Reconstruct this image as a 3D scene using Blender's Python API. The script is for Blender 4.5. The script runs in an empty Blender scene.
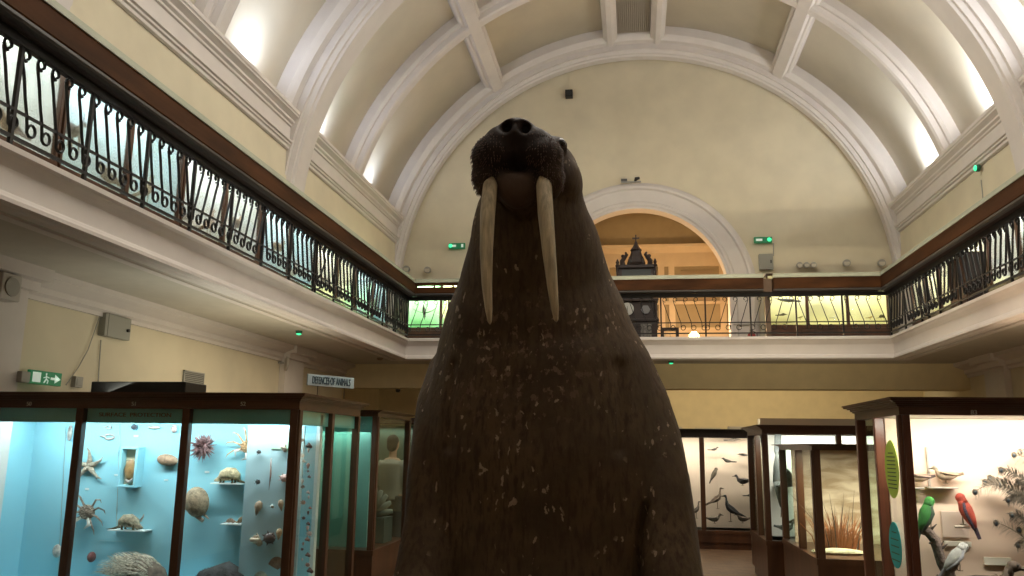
import bpy, bmesh, math, random
import numpy as np
from mathutils import Vector, Matrix
random.seed(7)
S = bpy.context.scene
COL = S.collection
PI = math.pi

# ------------------------------------------------------------------ camera
W_PX, H_PX, F_PX = 1024, 576, 828.3
yaw, pit, rol = math.radians(8.376), math.radians(10.888), math.radians(0.783)
F = Vector((-math.sin(yaw)*math.cos(pit), math.cos(yaw)*math.cos(pit), math.sin(pit)))
R0 = F.cross(Vector((0, 0, 1))).normalized(); U0 = R0.cross(F)
RT = R0*math.cos(rol) + U0*math.sin(rol); UP = -R0*math.sin(rol) + U0*math.cos(rol)
CAMP = Vector((-0.143, 0.0, 1.751))
cd = bpy.data.cameras.new('camera'); cam = bpy.data.objects.new('camera', cd); COL.objects.link(cam)
cam.matrix_world = Matrix(((RT.x, UP.x, -F.x, CAMP.x), (RT.y, UP.y, -F.y, CAMP.y), (RT.z, UP.z, -F.z, CAMP.z), (0, 0, 0, 1)))
cd.sensor_width = 36; cd.lens = F_PX/1024*36; cd.clip_end = 200
S.camera = cam

def at(u, v, y=None, x=None, z=None):
    """where the ray through a pixel of the photo meets a plane of the hall"""
    d = RT*((u-512)/F_PX) + UP*((288-v)/F_PX) + F
    if y is not None: t = (y-CAMP.y)/d.y
    elif x is not None: t = (x-CAMP.x)/d.x
    else: t = (z-CAMP.z)/d.z
    return CAMP + d*t

# ------------------------------------------------------------------ world, colour management
wd = bpy.data.worlds.new('world'); S.world = wd; wd.use_nodes = True
wd.node_tree.nodes['Background'].inputs[0].default_value = (0.30, 0.27, 0.22, 1)
wd.node_tree.nodes['Background'].inputs[1].default_value = 0.28
S.view_settings.view_transform = 'Standard'; S.view_settings.look = 'None'
S.view_settings.gamma = 1; S.view_settings.use_curve_mapping = False
S.view_settings.exposure = 0.16
S.cycles.max_bounces = 7; S.cycles.diffuse_bounces = 4; S.cycles.glossy_bounces = 3
S.cycles.transparent_max_bounces = 24; S.cycles.transmission_bounces = 6
S.cycles.sample_clamp_indirect = 6; S.cycles.caustics_reflective = False; S.cycles.caustics_refractive = False

def light(kind, name, loc, energy, col, aim=None, size=None, sizey=None, spot=None, blend=.6, rad=None, spread=None):
    L = bpy.data.lights.new(name, kind); L.energy = energy; L.color = col
    if kind == 'AREA':
        L.shape = 'RECTANGLE' if sizey else 'SQUARE'; L.size = size
        if sizey: L.size_y = sizey
        if spread: L.spread = math.radians(spread)
    if kind == 'SPOT': L.spot_size = math.radians(spot); L.spot_blend = blend
    if rad is not None: L.shadow_soft_size = rad
    o = bpy.data.objects.new(name, L); COL.objects.link(o); o.location = loc
    if aim is not None:
        o.rotation_euler = (Vector(aim)-Vector(loc)).to_track_quat('-Z', 'Y').to_euler()
    return o

# uplighters standing on the two long cornices, one per bay
COOL = (0.92, 0.95, 1.0)
for yb, er, el in ((18.95, 70, 24), (15.6, 90, 28), (12.3, 85, 38), (8.9, 85, 30), (5.6, 90, 30), (2.2, 90, 30), (-1.2, 80, 30)):
    light('AREA', 'cornice_uplight', (6.27, yb-.2, 7.80), er, COOL, aim=(5.2, yb-.2, 11), size=.12, sizey=1.0)
    light('AREA', 'cornice_uplight', (-6.27, yb-.2, 7.80), el, (.74, .83, 1.0), aim=(-5.2, yb-.2, 11), size=.12, sizey=1.0)
# big soft fill light added under the vault, not a real fitting
light('AREA', 'hall_fill_light', (0, 9.5, 10.6), 640, (1.0, .92, .80), aim=(0, 9.5, 0), size=5, sizey=12)
# warm light of the room below the far gallery and fill lights added under the side galleries
light('AREA', 'far_room_light', (2.5, 19.6, 2.6), 60, (1.0, .82, .54), aim=(2.5, 22.3, 3.2), size=6, sizey=.3)
light('AREA', 'left_aisle_fill', (-5.2, 13.2, 3.5), 45, (1.0, .86, .64), aim=(-5.2, 13.2, 0), size=.8, sizey=5)
light('AREA', 'case_top_fill', (-5.0, 9.2, 2.34), 17, (.95, .95, .80), aim=(-5.6, 9.6, 4), size=2.6, sizey=.3)  # upward fills added over the left cases to brighten soffit and wall
light('AREA', 'case_top_fill', (-5.0, 11.6, 2.34), 17, (1, .90, .66), aim=(-5.6, 11.8, 4), size=2.6, sizey=.3)
light('AREA', 'right_aisle_fill', (5.6, 12.0, 2.4), 45, (1.0, .74, .5), aim=(6.2, 12, 4), size=.6, sizey=8)

# ------------------------------------------------------------------ materials
MATS = {}
def M(name, col, rough=.6, metal=0.0, var=0.0, scale=4.0, bump=0.0, bscale=30.0, stretch=(1, 1, 1), col2=None, emit=None, spec=.5):
    if name in MATS: return MATS[name]
    m = bpy.data.materials.new(name); m.use_nodes = True; nt = m.node_tree; N = nt.nodes; L = nt.links
    b = N['Principled BSDF']; b.inputs['Base Color'].default_value = (*col, 1); b.inputs['Roughness'].default_value = rough
    b.inputs['Metallic'].default_value = metal; b.inputs['Specular IOR Level'].default_value = spec
    if emit: b.inputs['Emission Color'].default_value = (*emit[0], 1); b.inputs['Emission Strength'].default_value = emit[1]
    if var or col2 or bump:
        tc = N.new('ShaderNodeTexCoord'); mp = N.new('ShaderNodeMapping'); mp.inputs['Scale'].default_value = stretch
        L.new(tc.outputs['Object'], mp.inputs['Vector'])
    if var or col2:
        n = N.new('ShaderNodeTexNoise'); n.inputs['Scale'].default_value = scale; n.inputs['Detail'].default_value = 6
        L.new(mp.outputs[0], n.inputs['Vector'])
        r = N.new('ShaderNodeValToRGB'); r.color_ramp.elements[0].position = .33; r.color_ramp.elements[1].position = .67
        c2 = col2 if col2 else tuple(min(1, c*(1+var)) for c in col); c1 = col if col2 else tuple(c*(1-var) for c in col)
        r.color_ramp.elements[0].color = (*c1, 1); r.color_ramp.elements[1].color = (*c2, 1)
        L.new(n.outputs['Fac'], r.inputs[0]); L.new(r.outputs[0], b.inputs['Base Color'])
    if bump:
        n2 = N.new('ShaderNodeTexNoise'); n2.inputs['Scale'].default_value = bscale; n2.inputs['Detail'].default_value = 4
        L.new(mp.outputs[0], n2.inputs['Vector'])
        bp = N.new('ShaderNodeBump'); bp.inputs['Strength'].default_value = bump; bp.inputs['Distance'].default_value = .02
        L.new(n2.outputs['Fac'], bp.inputs['Height']); L.new(bp.outputs[0], b.inputs['Normal'])
    MATS[name] = m; return m

def glassmat(name, tint=(.96, 1, .98), f0=.05):
    m = bpy.data.materials.new(name); m.use_nodes = True; nt = m.node_tree; N = nt.nodes; L = nt.links
    N.remove(N['Principled BSDF']); out = N['Material Output']
    t = N.new('ShaderNodeBsdfTransparent'); t.inputs[0].default_value = (*tint, 1)
    g = N.new('ShaderNodeBsdfGlossy'); g.inputs['Roughness'].default_value = .02; g.inputs[0].default_value = (1, 1, 1, 1)
    fr = N.new('ShaderNodeFresnel'); fr.inputs[0].default_value = 1.45
    mul = N.new('ShaderNodeMath'); mul.operation = 'MULTIPLY'; mul.inputs[1].default_value = .8 if f0 < .1 else .15
    mx = N.new('ShaderNodeMixShader'); L.new(fr.outputs[0], mul.inputs[0]); L.new(mul.outputs[0], mx.inputs[0])
    L.new(t.outputs[0], mx.inputs[1]); L.new(g.outputs[0], mx.inputs[2]); L.new(mx.outputs[0], out.inputs[0])
    return m

cream = M('cream_wall_paint', (.67, .60, .44), .75, var=.05, scale=1.5, bump=.12, bscale=3)
creamv = M('cream_vault_paint', (.68, .62, .50), .55, var=.05, scale=1.2, bump=.25, bscale=2.2)
white = M('off_white_moulding_paint', (.66, .61, .57), .6, var=.03, scale=3)
yellow = M('pale_yellow_paint', (.70, .59, .36), .8, var=.04)
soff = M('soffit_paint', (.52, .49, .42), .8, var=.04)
mahog = M('mahogany_wood', (.075, .030, .013), .35, var=.35, scale=5, stretch=(1, 1, .15), bump=.05)
mahogh = M('mahogany_wood_level_grain', (.080, .032, .014), .35, var=.35, scale=5, stretch=(.15, .6, 2), bump=.05)
brown = M('brown_desk_wood', (.060, .023, .007), .75, spec=.15, var=.4, scale=3, stretch=(.5, .25, 2))
darkw = M('dark_varnished_wood', (.022, .011, .008), .5, var=.3)
iron = M('black_wrought_iron', (.012, .011, .011), .45, metal=.3)
greenedge = M('pale_green_desk_rim', (.42, .44, .34), .5, var=.06)
glass = glassmat('clear_case_glass')
tglass = glassmat('faint_green_glass', (.93, .98, .95), .3)
blueboard = M('light_blue_backboard', (.30, .62, .72), .8, var=.03, scale=1.5)
greyboard = M('grey_blue_board', (.42, .58, .62), .8, var=.03)
tealpaint = M('teal_valance_paint', (.30, .74, .74), .7, var=.05)
tealboard = M('teal_backboard', (.26, .46, .41), .8, var=.06)
pinkboard = M('pale_pink_backboard', (.80, .58, .45), .8, var=.03)
whiteboard = M('white_backboard', (.78, .74, .68), .8, var=.03)
greyplastic = M('grey_plastic', (.35, .34, .30), .5)
blackmat = M('black_plastic', (.01, .01, .01), .4)
whitecard = M('white_card', (.75, .78, .76), .7)
inkred = M('brown_lettering', (.22, .11, .08), .6)
silver = M('pale_numerals', (.55, .50, .40), .4)

# ------------------------------------------------------------------ mesh helpers
class MB:
    def __init__(s): s.v = []; s.f = []
    def add(s, vs, fs):
        k = len(s.v); s.v += [tuple(q) for q in vs]; s.f += [tuple(i+k for i in f) for f in fs]; return s
    def box(s, x0, x1, y0, y1, z0, z1):
        x0, x1 = min(x0, x1), max(x0, x1); y0, y1 = min(y0, y1), max(y0, y1); z0, z1 = min(z0, z1), max(z0, z1)
        return s.add([(x0, y0, z0), (x1, y0, z0), (x1, y1, z0), (x0, y1, z0), (x0, y0, z1), (x1, y0, z1), (x1, y1, z1), (x0, y1, z1)],
              [(0, 3, 2, 1), (4, 5, 6, 7), (0, 1, 5, 4), (1, 2, 6, 5), (2, 3, 7, 6), (3, 0, 4, 7)])
    def tube(s, pts, r, n=6, rb=None, caps=True, up=(0, 0, 1)):
        """loft of (elliptical) rings along a path; r and rb are numbers or lists"""
        P = [Vector(p) for p in pts]; m = len(P)
        ra = [r]*m if isinstance(r, (int, float)) else list(r)
        rc = ra if rb is None else ([rb]*m if isinstance(rb, (int, float)) else list(rb))
        vs = []; upv = Vector(up); side = None
        for i, p in enumerate(P):
            t = (P[min(i+1, m-1)]-P[max(i-1, 0)])
            t = t.normalized() if t.length > 1e-9 else Vector((0, 0, 1))
            if side is None:
                side = t.cross(upv)
                if side.length < 1e-3: side = t.cross(Vector((0, 1, 0)))
                if side.length < 1e-3: side = t.cross(Vector((1, 0, 0)))
            else:
                side = side - t*side.dot(t)
                if side.length < 1e-6: side = t.orthogonal()
            side.normalize(); w = side.cross(t).normalized()
            for k in range(n):
                a = 2*PI*k/n
                vs.append(p + side*(math.cos(a)*ra[i]) + w*(math.sin(a)*rc[i]))
        fs = []
        for i in range(m-1):
            for k in range(n):
                a, b = i*n+k, i*n+(k+1) % n
                fs.append((a, b, b+n, a+n))
        if caps: fs += [tuple(range(n))[::-1], tuple(range((m-1)*n, m*n))]
        return s.add(vs, fs)
    def ball(s, c, r, n=12, m=8, rot=None):
        rx, ry, rz = (r, r, r) if isinstance(r, (int, float)) else r
        vs = [(0, 0, rz)]
        for i in range(1, m):
            a = PI*i/m
            for k in range(n):
                b = 2*PI*k/n; vs.append((rx*math.sin(a)*math.cos(b), ry*math.sin(a)*math.sin(b), rz*math.cos(a)))
        vs.append((0, 0, -rz))
        fs = [(0, 1+k, 1+(k+1) % n) for k in range(n)]
        for i in range(m-2):
            for k in range(n):
                a, b = 1+i*n+k, 1+i*n+(k+1) % n; fs.append((a, a+n, b+n, b))
        e = len(vs)-1; fs += [(e, e-n+(k+1) % n, e-n+k) for k in range(n)]
        if rot is not None: vs = [rot @ Vector(q) for q in vs]
        c = Vector(c)
        return s.add([Vector(q)+c for q in vs], fs)
    def lathe(s, prof, c=(0, 0, 0), n=16):
        vs = []; c = Vector(c)
        for r, z in prof:
            for k in range(n):
                a = 2*PI*k/n; vs.append(c+Vector((r*math.cos(a), r*math.sin(a), z)))
        fs = [(i*n+k, i*n+(k+1) % n, (i+1)*n+(k+1) % n, (i+1)*n+k) for i in range(len(prof)-1) for k in range(n)]
        fs += [tuple(range(n))[::-1], tuple(range((len(prof)-1)*n, len(prof)*n))]
        return s.add(vs, fs)
    def prism(s, poly, axis, a, b):
        """polygon (list of 2D) extruded along axis between a and b"""
        n = len(poly)
        def P(p, q): return {'x': (q, p[0], p[1]), 'y': (p[0], q, p[1]), 'z': (p[0], p[1], q)}[axis]
        vs = [P(p, a) for p in poly]+[P(p, b) for p in poly]
        return s.add(vs, [tuple(range(n))[::-1], tuple(range(n, 2*n))]+[(i, (i+1) % n, (i+1) % n+n, i+n) for i in range(n)])
    def sweep(s, path, prof):
        """closed profile (d, z) swept on a level polyline; d is measured to the right of the travel direction"""
        n = len(prof); m = len(path); vs = []
        for i, p in enumerate(path):
            p = Vector(p); a = Vector(path[max(i-1, 0)]); b = Vector(path[min(i+1, m-1)])
            t1 = (p-a).normalized() if i > 0 else (b-p).normalized(); t2 = (b-p).normalized() if i < m-1 else t1
            n1 = Vector((t1.y, -t1.x)); n2 = Vector((t2.y, -t2.x)); nn = (n1+n2); nn = nn/nn.dot(n1)
            for d, z in prof: vs.append((p.x+nn.x*d, p.y+nn.y*d, z))
        fs = [(i*n+k, i*n+(k+1) % n, (i+1)*n+(k+1) % n, (i+1)*n+k) for i in range(m-1) for k in range(n)]
        fs += [tuple(range(n))[::-1], tuple(range((m-1)*n, m*n))]
        return s.add(vs, fs)
    def arc(s, prof, c, a0, a1, n=48, sz=1.0):
        """closed profile (r, y) swept round an axis along y through c=(x, z)"""
        k = len(prof); vs = []
        for i in range(n+1):
            a = a0+(a1-a0)*i/n
            for r, y in prof: vs.append((c[0]+r*math.cos(a), y, c[1]+r*math.sin(a)*sz))
        fs = [(i*k+j, i*k+(j+1) % k, (i+1)*k+(j+1) % k, (i+1)*k+j) for i in range(n) for j in range(k)]
        fs += [tuple(range(k))[::-1], tuple(range(n*k, (n+1)*k))]
        return s.add(vs, fs)
    def build(s, name, mat, parent=None, smooth=False, bevel=0, xf=None, label=None):
        me = bpy.data.meshes.new(name)
        vs = s.v if xf is None else [tuple(xf @ Vector(q)) for q in s.v]
        me.from_pydata(vs, [], s.f)
        bm = bmesh.new(); bm.from_mesh(me); bmesh.ops.recalc_face_normals(bm, faces=bm.faces); bm.to_mesh(me); bm.free()
        if smooth:
            me.polygons.foreach_set('use_smooth', [True]*len(me.polygons))
        me.materials.append(mat)
        o = bpy.data.objects.new(name, me); COL.objects.link(o)
        if parent is not None: o.parent = parent
        if bevel:
            b = o.modifiers.new('bevel', 'BEVEL'); b.width = bevel; b.segments = 2; b.limit_method = 'ANGLE'
        if label: o['label'] = label
        return o

def E(name, label, cat, loc=(0, 0, 0), rot=None, group=None):
    o = bpy.data.objects.new(name, None); COL.objects.link(o); o.location = loc; o.empty_display_size = .1
    if rot is not None: o.rotation_euler = rot
    o['label'] = label; o['category'] = cat
    if group: o['group'] = group
    return o
def tag(o, label, cat, group=None, kind=None):
    o['label'] = label; o['category'] = cat
    if group: o['group'] = group
    if kind: o['kind'] = kind
    return o
def st(o): o['kind'] = 'structure'; return o
def kids(o): return [c for c in KIDS.get(o.name, [])]
def dup(o, loc=None, rot=None, scale=None, label=None, parent=None):
    c = o.copy(); COL.objects.link(c)
    if parent is not None: c.parent = parent
    if loc is not None: c.location = loc
    if rot is not None: c.rotation_euler = rot
    if scale is not None: c.scale = scale
    if label: c['label'] = label
    for ch in list(o.children): dup(ch, parent=c)
    return c
def textmesh(body, size, mat, loc, parent, name='lettering', depth=.004, rotz=0, rx=PI/2, align='CENTER', sx=1):
    cu = bpy.data.curves.new('t', 'FONT'); cu.body = body; cu.size = size; cu.extrude = depth; cu.align_x = align; cu.align_y = 'CENTER'
    t = bpy.data.objects.new('t', cu); COL.objects.link(t)
    bpy.context.view_layer.update()
    me = bpy.data.meshes.new_from_object(t.evaluated_get(bpy.context.evaluated_depsgraph_get()))
    bpy.data.objects.remove(t); bpy.data.curves.remove(cu)
    me.transform(Matrix.Translation(loc) @ Matrix.Rotation(rotz, 4, 'Z') @ Matrix.Rotation(rx, 4, 'X') @ Matrix.Diagonal((sx, 1, 1, 1)))
    me.materials.clear(); me.materials.append(mat); me.name = name
    o = bpy.data.objects.new(name, me); COL.objects.link(o); o.parent = parent
    return o
def remeshed(mb, voxel, smooth=4):
    """fuse overlapping blobs into one skin and return it as mesh data"""
    me = bpy.data.meshes.new('b'); me.from_pydata(mb.v, [], mb.f)
    bm = bmesh.new(); bm.from_mesh(me); bmesh.ops.recalc_face_normals(bm, faces=bm.faces); bm.to_mesh(me); bm.free()
    o = bpy.data.objects.new('b', me); COL.objects.link(o)
    m = o.modifiers.new('r', 'REMESH'); m.mode = 'VOXEL'; m.voxel_size = voxel
    if smooth: q = o.modifiers.new('s', 'SMOOTH'); q.iterations = smooth; q.factor = .5
    bpy.context.view_layer.update()
    r = bpy.data.meshes.new_from_object(o.evaluated_get(bpy.context.evaluated_depsgraph_get()))
    bpy.data.objects.remove(o); bpy.data.meshes.remove(me)
    r.polygons.foreach_set('use_smooth', [True]*len(r.polygons))
    return r
def meshobj(name, me, mat, parent=None):
    me.materials.clear(); me.materials.append(mat); me.name = name
    o = bpy.data.objects.new(name, me); COL.objects.link(o)
    if parent is not None: o.parent = parent
    return o

# ================================================================== THE HALL
WX = 6.88; YB = 21.2; Y0 = -6.0; Z0 = 5.83; RP = 6.85
ZG = 4.05; ZS = 3.62
# floor: worn parquet
fm = bpy.data.materials.new('worn_parquet'); fm.use_nodes = True
nt = fm.node_tree; b = nt.nodes['Principled BSDF']; b.inputs['Roughness'].default_value = .5
tc = nt.nodes.new('ShaderNodeTexCoord'); br = nt.nodes.new('ShaderNodeTexBrick'); br.inputs['Scale'].default_value = 3
br.inputs['Color1'].default_value = (.15, .08, .04, 1); br.inputs['Color2'].default_value = (.22, .125, .06, 1); br.inputs['Mortar'].default_value = (.08, .04, .02, 1)
br.inputs['Mortar Size'].default_value = .008
ns = nt.nodes.new('ShaderNodeTexNoise'); ns.inputs['Scale'].default_value = 2
mx = nt.nodes.new('ShaderNodeMixRGB'); mx.blend_type = 'MULTIPLY'; mx.inputs[0].default_value = .5
nt.links.new(tc.outputs['Object'], br.inputs['Vector']); nt.links.new(tc.outputs['Object'], ns.inputs['Vector'])
nt.links.new(br.outputs['Color'], mx.inputs[1]); nt.links.new(ns.outputs['Fac'], mx.inputs[2]); nt.links.new(mx.outputs[0], b.inputs['Base Color'])
st(MB().box(-7.2, 7.2, Y0-.3, 24.8, -.2, 0).build('floor', fm))

# side walls (the lower part of the left one ends at the far room)
st(MB().box(-WX-.3, -WX, Y0-.3, 18.7, 0, 8.3).box(-WX-.3, -WX, 18.7, YB+.3, ZS, 8.3).box(-WX-.01, -6.32, Y0, YB, 6.19, 7.1).build('wall_left', cream))
st(MB().box(WX, WX+.3, Y0-.3, YB+.3, 0, 8.3).box(6.32, WX+.01, Y0, YB, 6.19, 7.1).build('wall_right', cream))
st(MB().box(-WX-.3, WX+.3, Y0-.3, Y0, 0, 13.2).build('wall_front', cream))
# far end wall with the arched opening, as a thick sheet with an arched hole
AR = 2.32; AZ = 5.63
mb = MB(); N_ = 40
def archpt(i, r, c=AZ): a = PI*i/N_; return (r*math.cos(a), c+r*math.sin(a))
inner = [(AR, ZG)]+[archpt(i, AR) for i in range(N_+1)]+[(-AR, ZG)]
def outer(p):
    x, z = p; dx, dz = x, z-AZ
    if z <= AZ: return (WX+.2 if x > 0 else -WX-.2, z)
    sx = (WX+.2)/abs(dx) if abs(dx) > 1e-6 else 1e9; sz_ = (13.2-AZ)/dz if dz > 1e-6 else 1e9
    k = min(sx, sz_); return (dx*k, AZ+dz*k)
outp = [outer(p) for p in inner]
# corners of the sheet need their own points
for i, p in enumerate(outp): pass
k = len(inner)
for y in (YB, YB+.35):
    mb.v += [(p[0], y, p[1]) for p in inner]+[(p[0], y, p[1]) for p in outp]
for i in range(k-1):
    a, b2, c, d = i, i+1, i+1+k, i+k
    mb.f += [(a, b2, c, d), (a+2*k, d+2*k, c+2*k, b2+2*k), (a, a+2*k, b2+2*k, b2), (d, c, c+2*k, d+2*k)]
for sgn in (1, -1):
    mb.box(sgn*6.6, sgn*(WX+.2), YB+.001, YB+.34, 11.5, 13.2)
mb.box(-WX-.2, WX+.2, YB, YB+.35, ZS, ZG)
st(mb.build('wall_back', cream))

# barrel vault (panels)
a_lo = math.asin((7.72-Z0)/RP)
st(MB().arc([(RP, Y0), (RP, YB+.3), (RP+.25, YB+.3), (RP+.25, Y0)], (0, Z0), a_lo-.012, PI-a_lo+.012, 96).build('ceiling', creamv, smooth=False))
CE = bpy.data.objects['ceiling']
CE.data.polygons.foreach_set('use_smooth', [True]*len(CE.data.polygons))
ti = [0]
def trim(mb, mat=white, smooth=False):
    ti[0] += 1; return st(mb.build('trim_%d' % ti[0], mat, smooth=smooth))
# transverse ribs
def rib_main(yc, back=False):
    o, i = .72, .43
    out = lambda y0, y1: [(RP+.05, y0), (6.62, y0), (6.56, y0+.04), (6.50, y0+.10), (6.50, y1-.10), (6.56, y1-.04), (6.62, y1), (RP+.05, y1)]
    inn = lambda y0, y1: [(6.6, y0), (6.36, y0), (6.36, y0+.07), (6.28, y0+.11), (6.28, y0+.17), (6.24, y0+.20), (6.24, y1-.20), (6.28, y1-.17), (6.28, y1-.11), (6.36, y1-.07), (6.36, y1), (6.6, y1)]
    y1o, y1i = (YB+.05, YB+.05) if back else (yc+o, yc+i)
    mb = MB().arc(out(yc-o, y1o), (0, Z0), .297, PI-.297, 96)
    mb.arc(inn(yc-i, y1i), (0, Z0), 0 if back else .058, PI if back else PI-.058, 112)
    for sg in (1, -1):   # straight pier below the spring down to the gallery floor
        pr = [(sg*r, y) for r, y in inn(yc-i, y1i)]
        pr[0] = (sg*(WX+.05), pr[0][1]); pr[-1] = (sg*(WX+.05), pr[-1][1])
        zb = ZG if back else 6.19
        if back: mb.prism(pr, 'z', ZG, Z0)
        fill = [(sg*(WX+.03), zb)] + [(sg*6.40*math.cos(q_), Z0+6.40*math.sin(q_)) for q_ in [max(0, (zb-Z0)/6.4)+k_*(.32-max(0, (zb-Z0)/6.4))/10 for k_ in range(11)]] + [(sg*(WX+.03), Z0+6.4*math.sin(.32))]
        mb.prism(fill, 'y', yc-i+.005, y1i-.005)
    trim(mb)
rib_main(21.06, True)
for y in (14.0, 7.3, .6): rib_main(y)
def rib_small(yc):
    p = [(RP+.05, yc-.30), (6.66, yc-.30), (6.60, yc-.25), (6.60, yc-.18), (6.50, yc-.15), (6.47, yc-.1), (6.47, yc+.1), (6.50, yc+.15), (6.60, yc+.18), (6.60, yc+.25), (6.66, yc+.30), (RP+.05, yc+.30)]
    trim(MB().arc(p, (0, Z0), .297, PI-.297, 96))
for y in (17.25, 10.7, 3.95, -2.8): rib_small(y)
# purlins and the ridge grille frame
def purlin(ang, hw=.27):
    mb = MB(); c, s_ = math.cos(ang), math.sin(ang)
    def q(r, t): return (r*c - t*s_, Z0 + r*s_ + t*c)
    pr = [q(RP+.05, -hw), q(6.6, -hw), q(6.56, -hw+.05), q(6.56, -hw+.09), q(6.46, -hw+.13), q(6.46, hw-.13), q(6.56, hw-.09), q(6.56, hw-.05), q(6.6, hw), q(RP+.05, hw)]
    return mb.prism(pr, 'y', Y0, YB)
trim(purlin(math.radians(56)).add([], []))
trim(purlin(math.radians(124)))
mb = MB()
for sg in (1, -1):
    mb.prism([(sg*.80, Z0+RP+.05), (sg*.80, Z0+6.55), (sg*.74, Z0+6.50), (sg*.68, Z0+6.44), (sg*.56, Z0+6.44), (sg*.50, Z0+6.50), (sg*.43, Z0+6.54), (sg*.43, Z0+RP+.05)], 'y', Y0, YB)
trim(mb)
# ridge ventilation grille
grm = M('grille_grey_plaster', (.42, .37, .31), .8); grd = M('grille_dark_gap', (.10, .085, .07), .9)
gr = MB().box(-.44, .44, Y0, YB, Z0+6.74, Z0+6.78).build('trim_20', grd); st(gr)
mb = MB()
for i in range(17): x = -.43+.86*(i+.5)/17; mb.box(x-.012, x+.012, Y0+18, YB, Z0+6.66, Z0+6.74)
for i in range(100): y = YB-.03-i*.075; mb.box(-.43, .43, y-.01, y+.01, Z0+6.68, Z0+6.73)
st(mb.build('trim_21', grm))
# long cornices (entablature under the vault)
cprof = [(6.5, 7.0), (6.30, 7.0), (6.27, 7.02), (6.27, 7.07), (6.24, 7.085), (6.24, 7.12), (6.21, 7.135), (6.21, 7.17), (6.27, 7.19), (6.27, 7.43), (6.24, 7.445), (6.24, 7.48), (6.20, 7.51), (6.20, 7.55), (6.15, 7.59),
         (6.12, 7.61), (6.12, 7.64), (6.10, 7.66), (6.10, 7.72), (6.14, 7.735), (6.9, 7.735)]
for sg in (1, -1):
    mb = MB(); ys = [Y0, .17, 1.03, 6.87, 7.73, 13.57, 14.43, 20.62]
    for i in range(0, 8, 2): mb.prism([(sg*x, z) for x, z in cprof], 'y', ys[i], ys[i+1])
    trim(mb)
# gallery decks
PATH = [(-5.0, Y0), (-5.0, 17.4), (5.0, 17.4), (5.0, Y0)]
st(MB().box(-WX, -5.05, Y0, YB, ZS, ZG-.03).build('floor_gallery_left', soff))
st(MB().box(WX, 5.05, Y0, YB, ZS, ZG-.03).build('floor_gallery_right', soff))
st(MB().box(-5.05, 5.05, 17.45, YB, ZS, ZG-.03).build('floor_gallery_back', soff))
fp = [(-.25, 4.05), (.02, 4.05), (.06, 4.03), (.06, 3.985), (.02, 3.97), (0, 3.94), (-.035, 3.90), (-.045, 3.885), (-.045, 3.69), (-.02, 3.675), (-.01, 3.65), (.0, 3.635), (.0, 3.60), (-.10, 3.60), (-.12, 3.585), (-.20, 3.585), (-.25, 3.60)]
trim(MB().sweep(PATH, fp))
trim(MB().sweep(PATH, [(-.45, 3.63), (-.34, 3.63), (-.34, 3.60), (-.45, 3.60)]))
# cornice of the lower walls under the gallery
for sg in (1, -1):
    pr = [(WX+.02, 3.32), (WX-.05, 3.32), (WX-.05, 3.37), (WX-.10, 3.40), (WX-.10, 3.47), (WX-.22, 3.52), (WX-.30, 3.55), (WX-.30, 3.63), (WX+.02, 3.63)]
    trim(MB().prism([(sg*x, z) for x, z in pr], 'y', Y0, 18.7))
    # shallow pilasters on the lower wall
    mb = MB()
    for yc in ((3.6, 10.6, 17.2) if sg > 0 else (7.72, 15.6)):
        w = .45
        mb.box(sg*(WX+.02), sg*(WX-.12), yc-w, yc+w, 0, 3.40)
        mb.box(sg*(WX+.02), sg*(WX-.36), yc-w-.06, yc+w+.06, 3.48, 3.625)
        mb.box(sg*(WX+.02), sg*(WX-.22), yc-w-.04, yc+w+.04, 3.38, 3.50)
    trim(mb, cream if 0 else white)
# downstand beam and the far room under the back gallery
st(MB().box(-WX-.3, WX+.3, 18.7, 19.2, 3.07, ZS).build('trim_30', yellow))
st(MB().box(-7.5, 7.5, 22.6, 22.9, 0, ZS).build('wall_far', yellow))
st(MB().box(-7.5, -7.2, 18.7, 22.9, 0, ZS).build('wall_far_left', yellow))
st(MB().box(7.2, 7.5, 18.7, 22.9, 0, ZS).build('wall_far_right', yellow))
st(MB().box(-7.5, 7.5, 19.2, 22.9, ZS+.002, ZS+.1).build('ceiling_far', yellow))
# arch surround
pr = [(3.0, YB+.03), (3.0, YB-.06), (2.94, YB-.10), (2.90, YB-.12), (2.84, YB-.12), (2.80, YB-.07), (2.50, YB-.07), (2.46, YB-.11), (2.40, YB-.11), (2.36, YB-.08), (2.30, YB-.08), (2.30, YB+.36), (2.36, YB+.36), (2.36, YB+.03)]
mb = MB().arc(pr, (0, AZ), 0, PI, 64)
for sg in (1, -1): mb.prism([(sg*r, y) for r, y in pr], 'z', ZG, AZ)
trim(mb)
# ---- alcove behind the arch
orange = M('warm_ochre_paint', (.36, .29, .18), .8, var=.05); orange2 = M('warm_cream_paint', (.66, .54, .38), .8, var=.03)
AY = 25.0
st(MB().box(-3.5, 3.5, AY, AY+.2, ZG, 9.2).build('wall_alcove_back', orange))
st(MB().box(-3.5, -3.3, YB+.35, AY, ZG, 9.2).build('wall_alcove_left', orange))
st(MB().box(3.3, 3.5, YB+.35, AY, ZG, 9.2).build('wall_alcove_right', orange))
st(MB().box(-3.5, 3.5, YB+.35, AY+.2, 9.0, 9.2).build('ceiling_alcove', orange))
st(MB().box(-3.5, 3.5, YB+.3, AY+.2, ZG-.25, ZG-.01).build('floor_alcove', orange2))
mb = MB()
mb.prism([(AY+.02, 7.20), (AY-.05, 7.20), (AY-.05, 7.62), (AY-.10, 7.68), (AY-.2, 7.78), (AY-.22, 7.86), (AY+.02, 7.86)], 'x', -3.3, 3.3)
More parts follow.
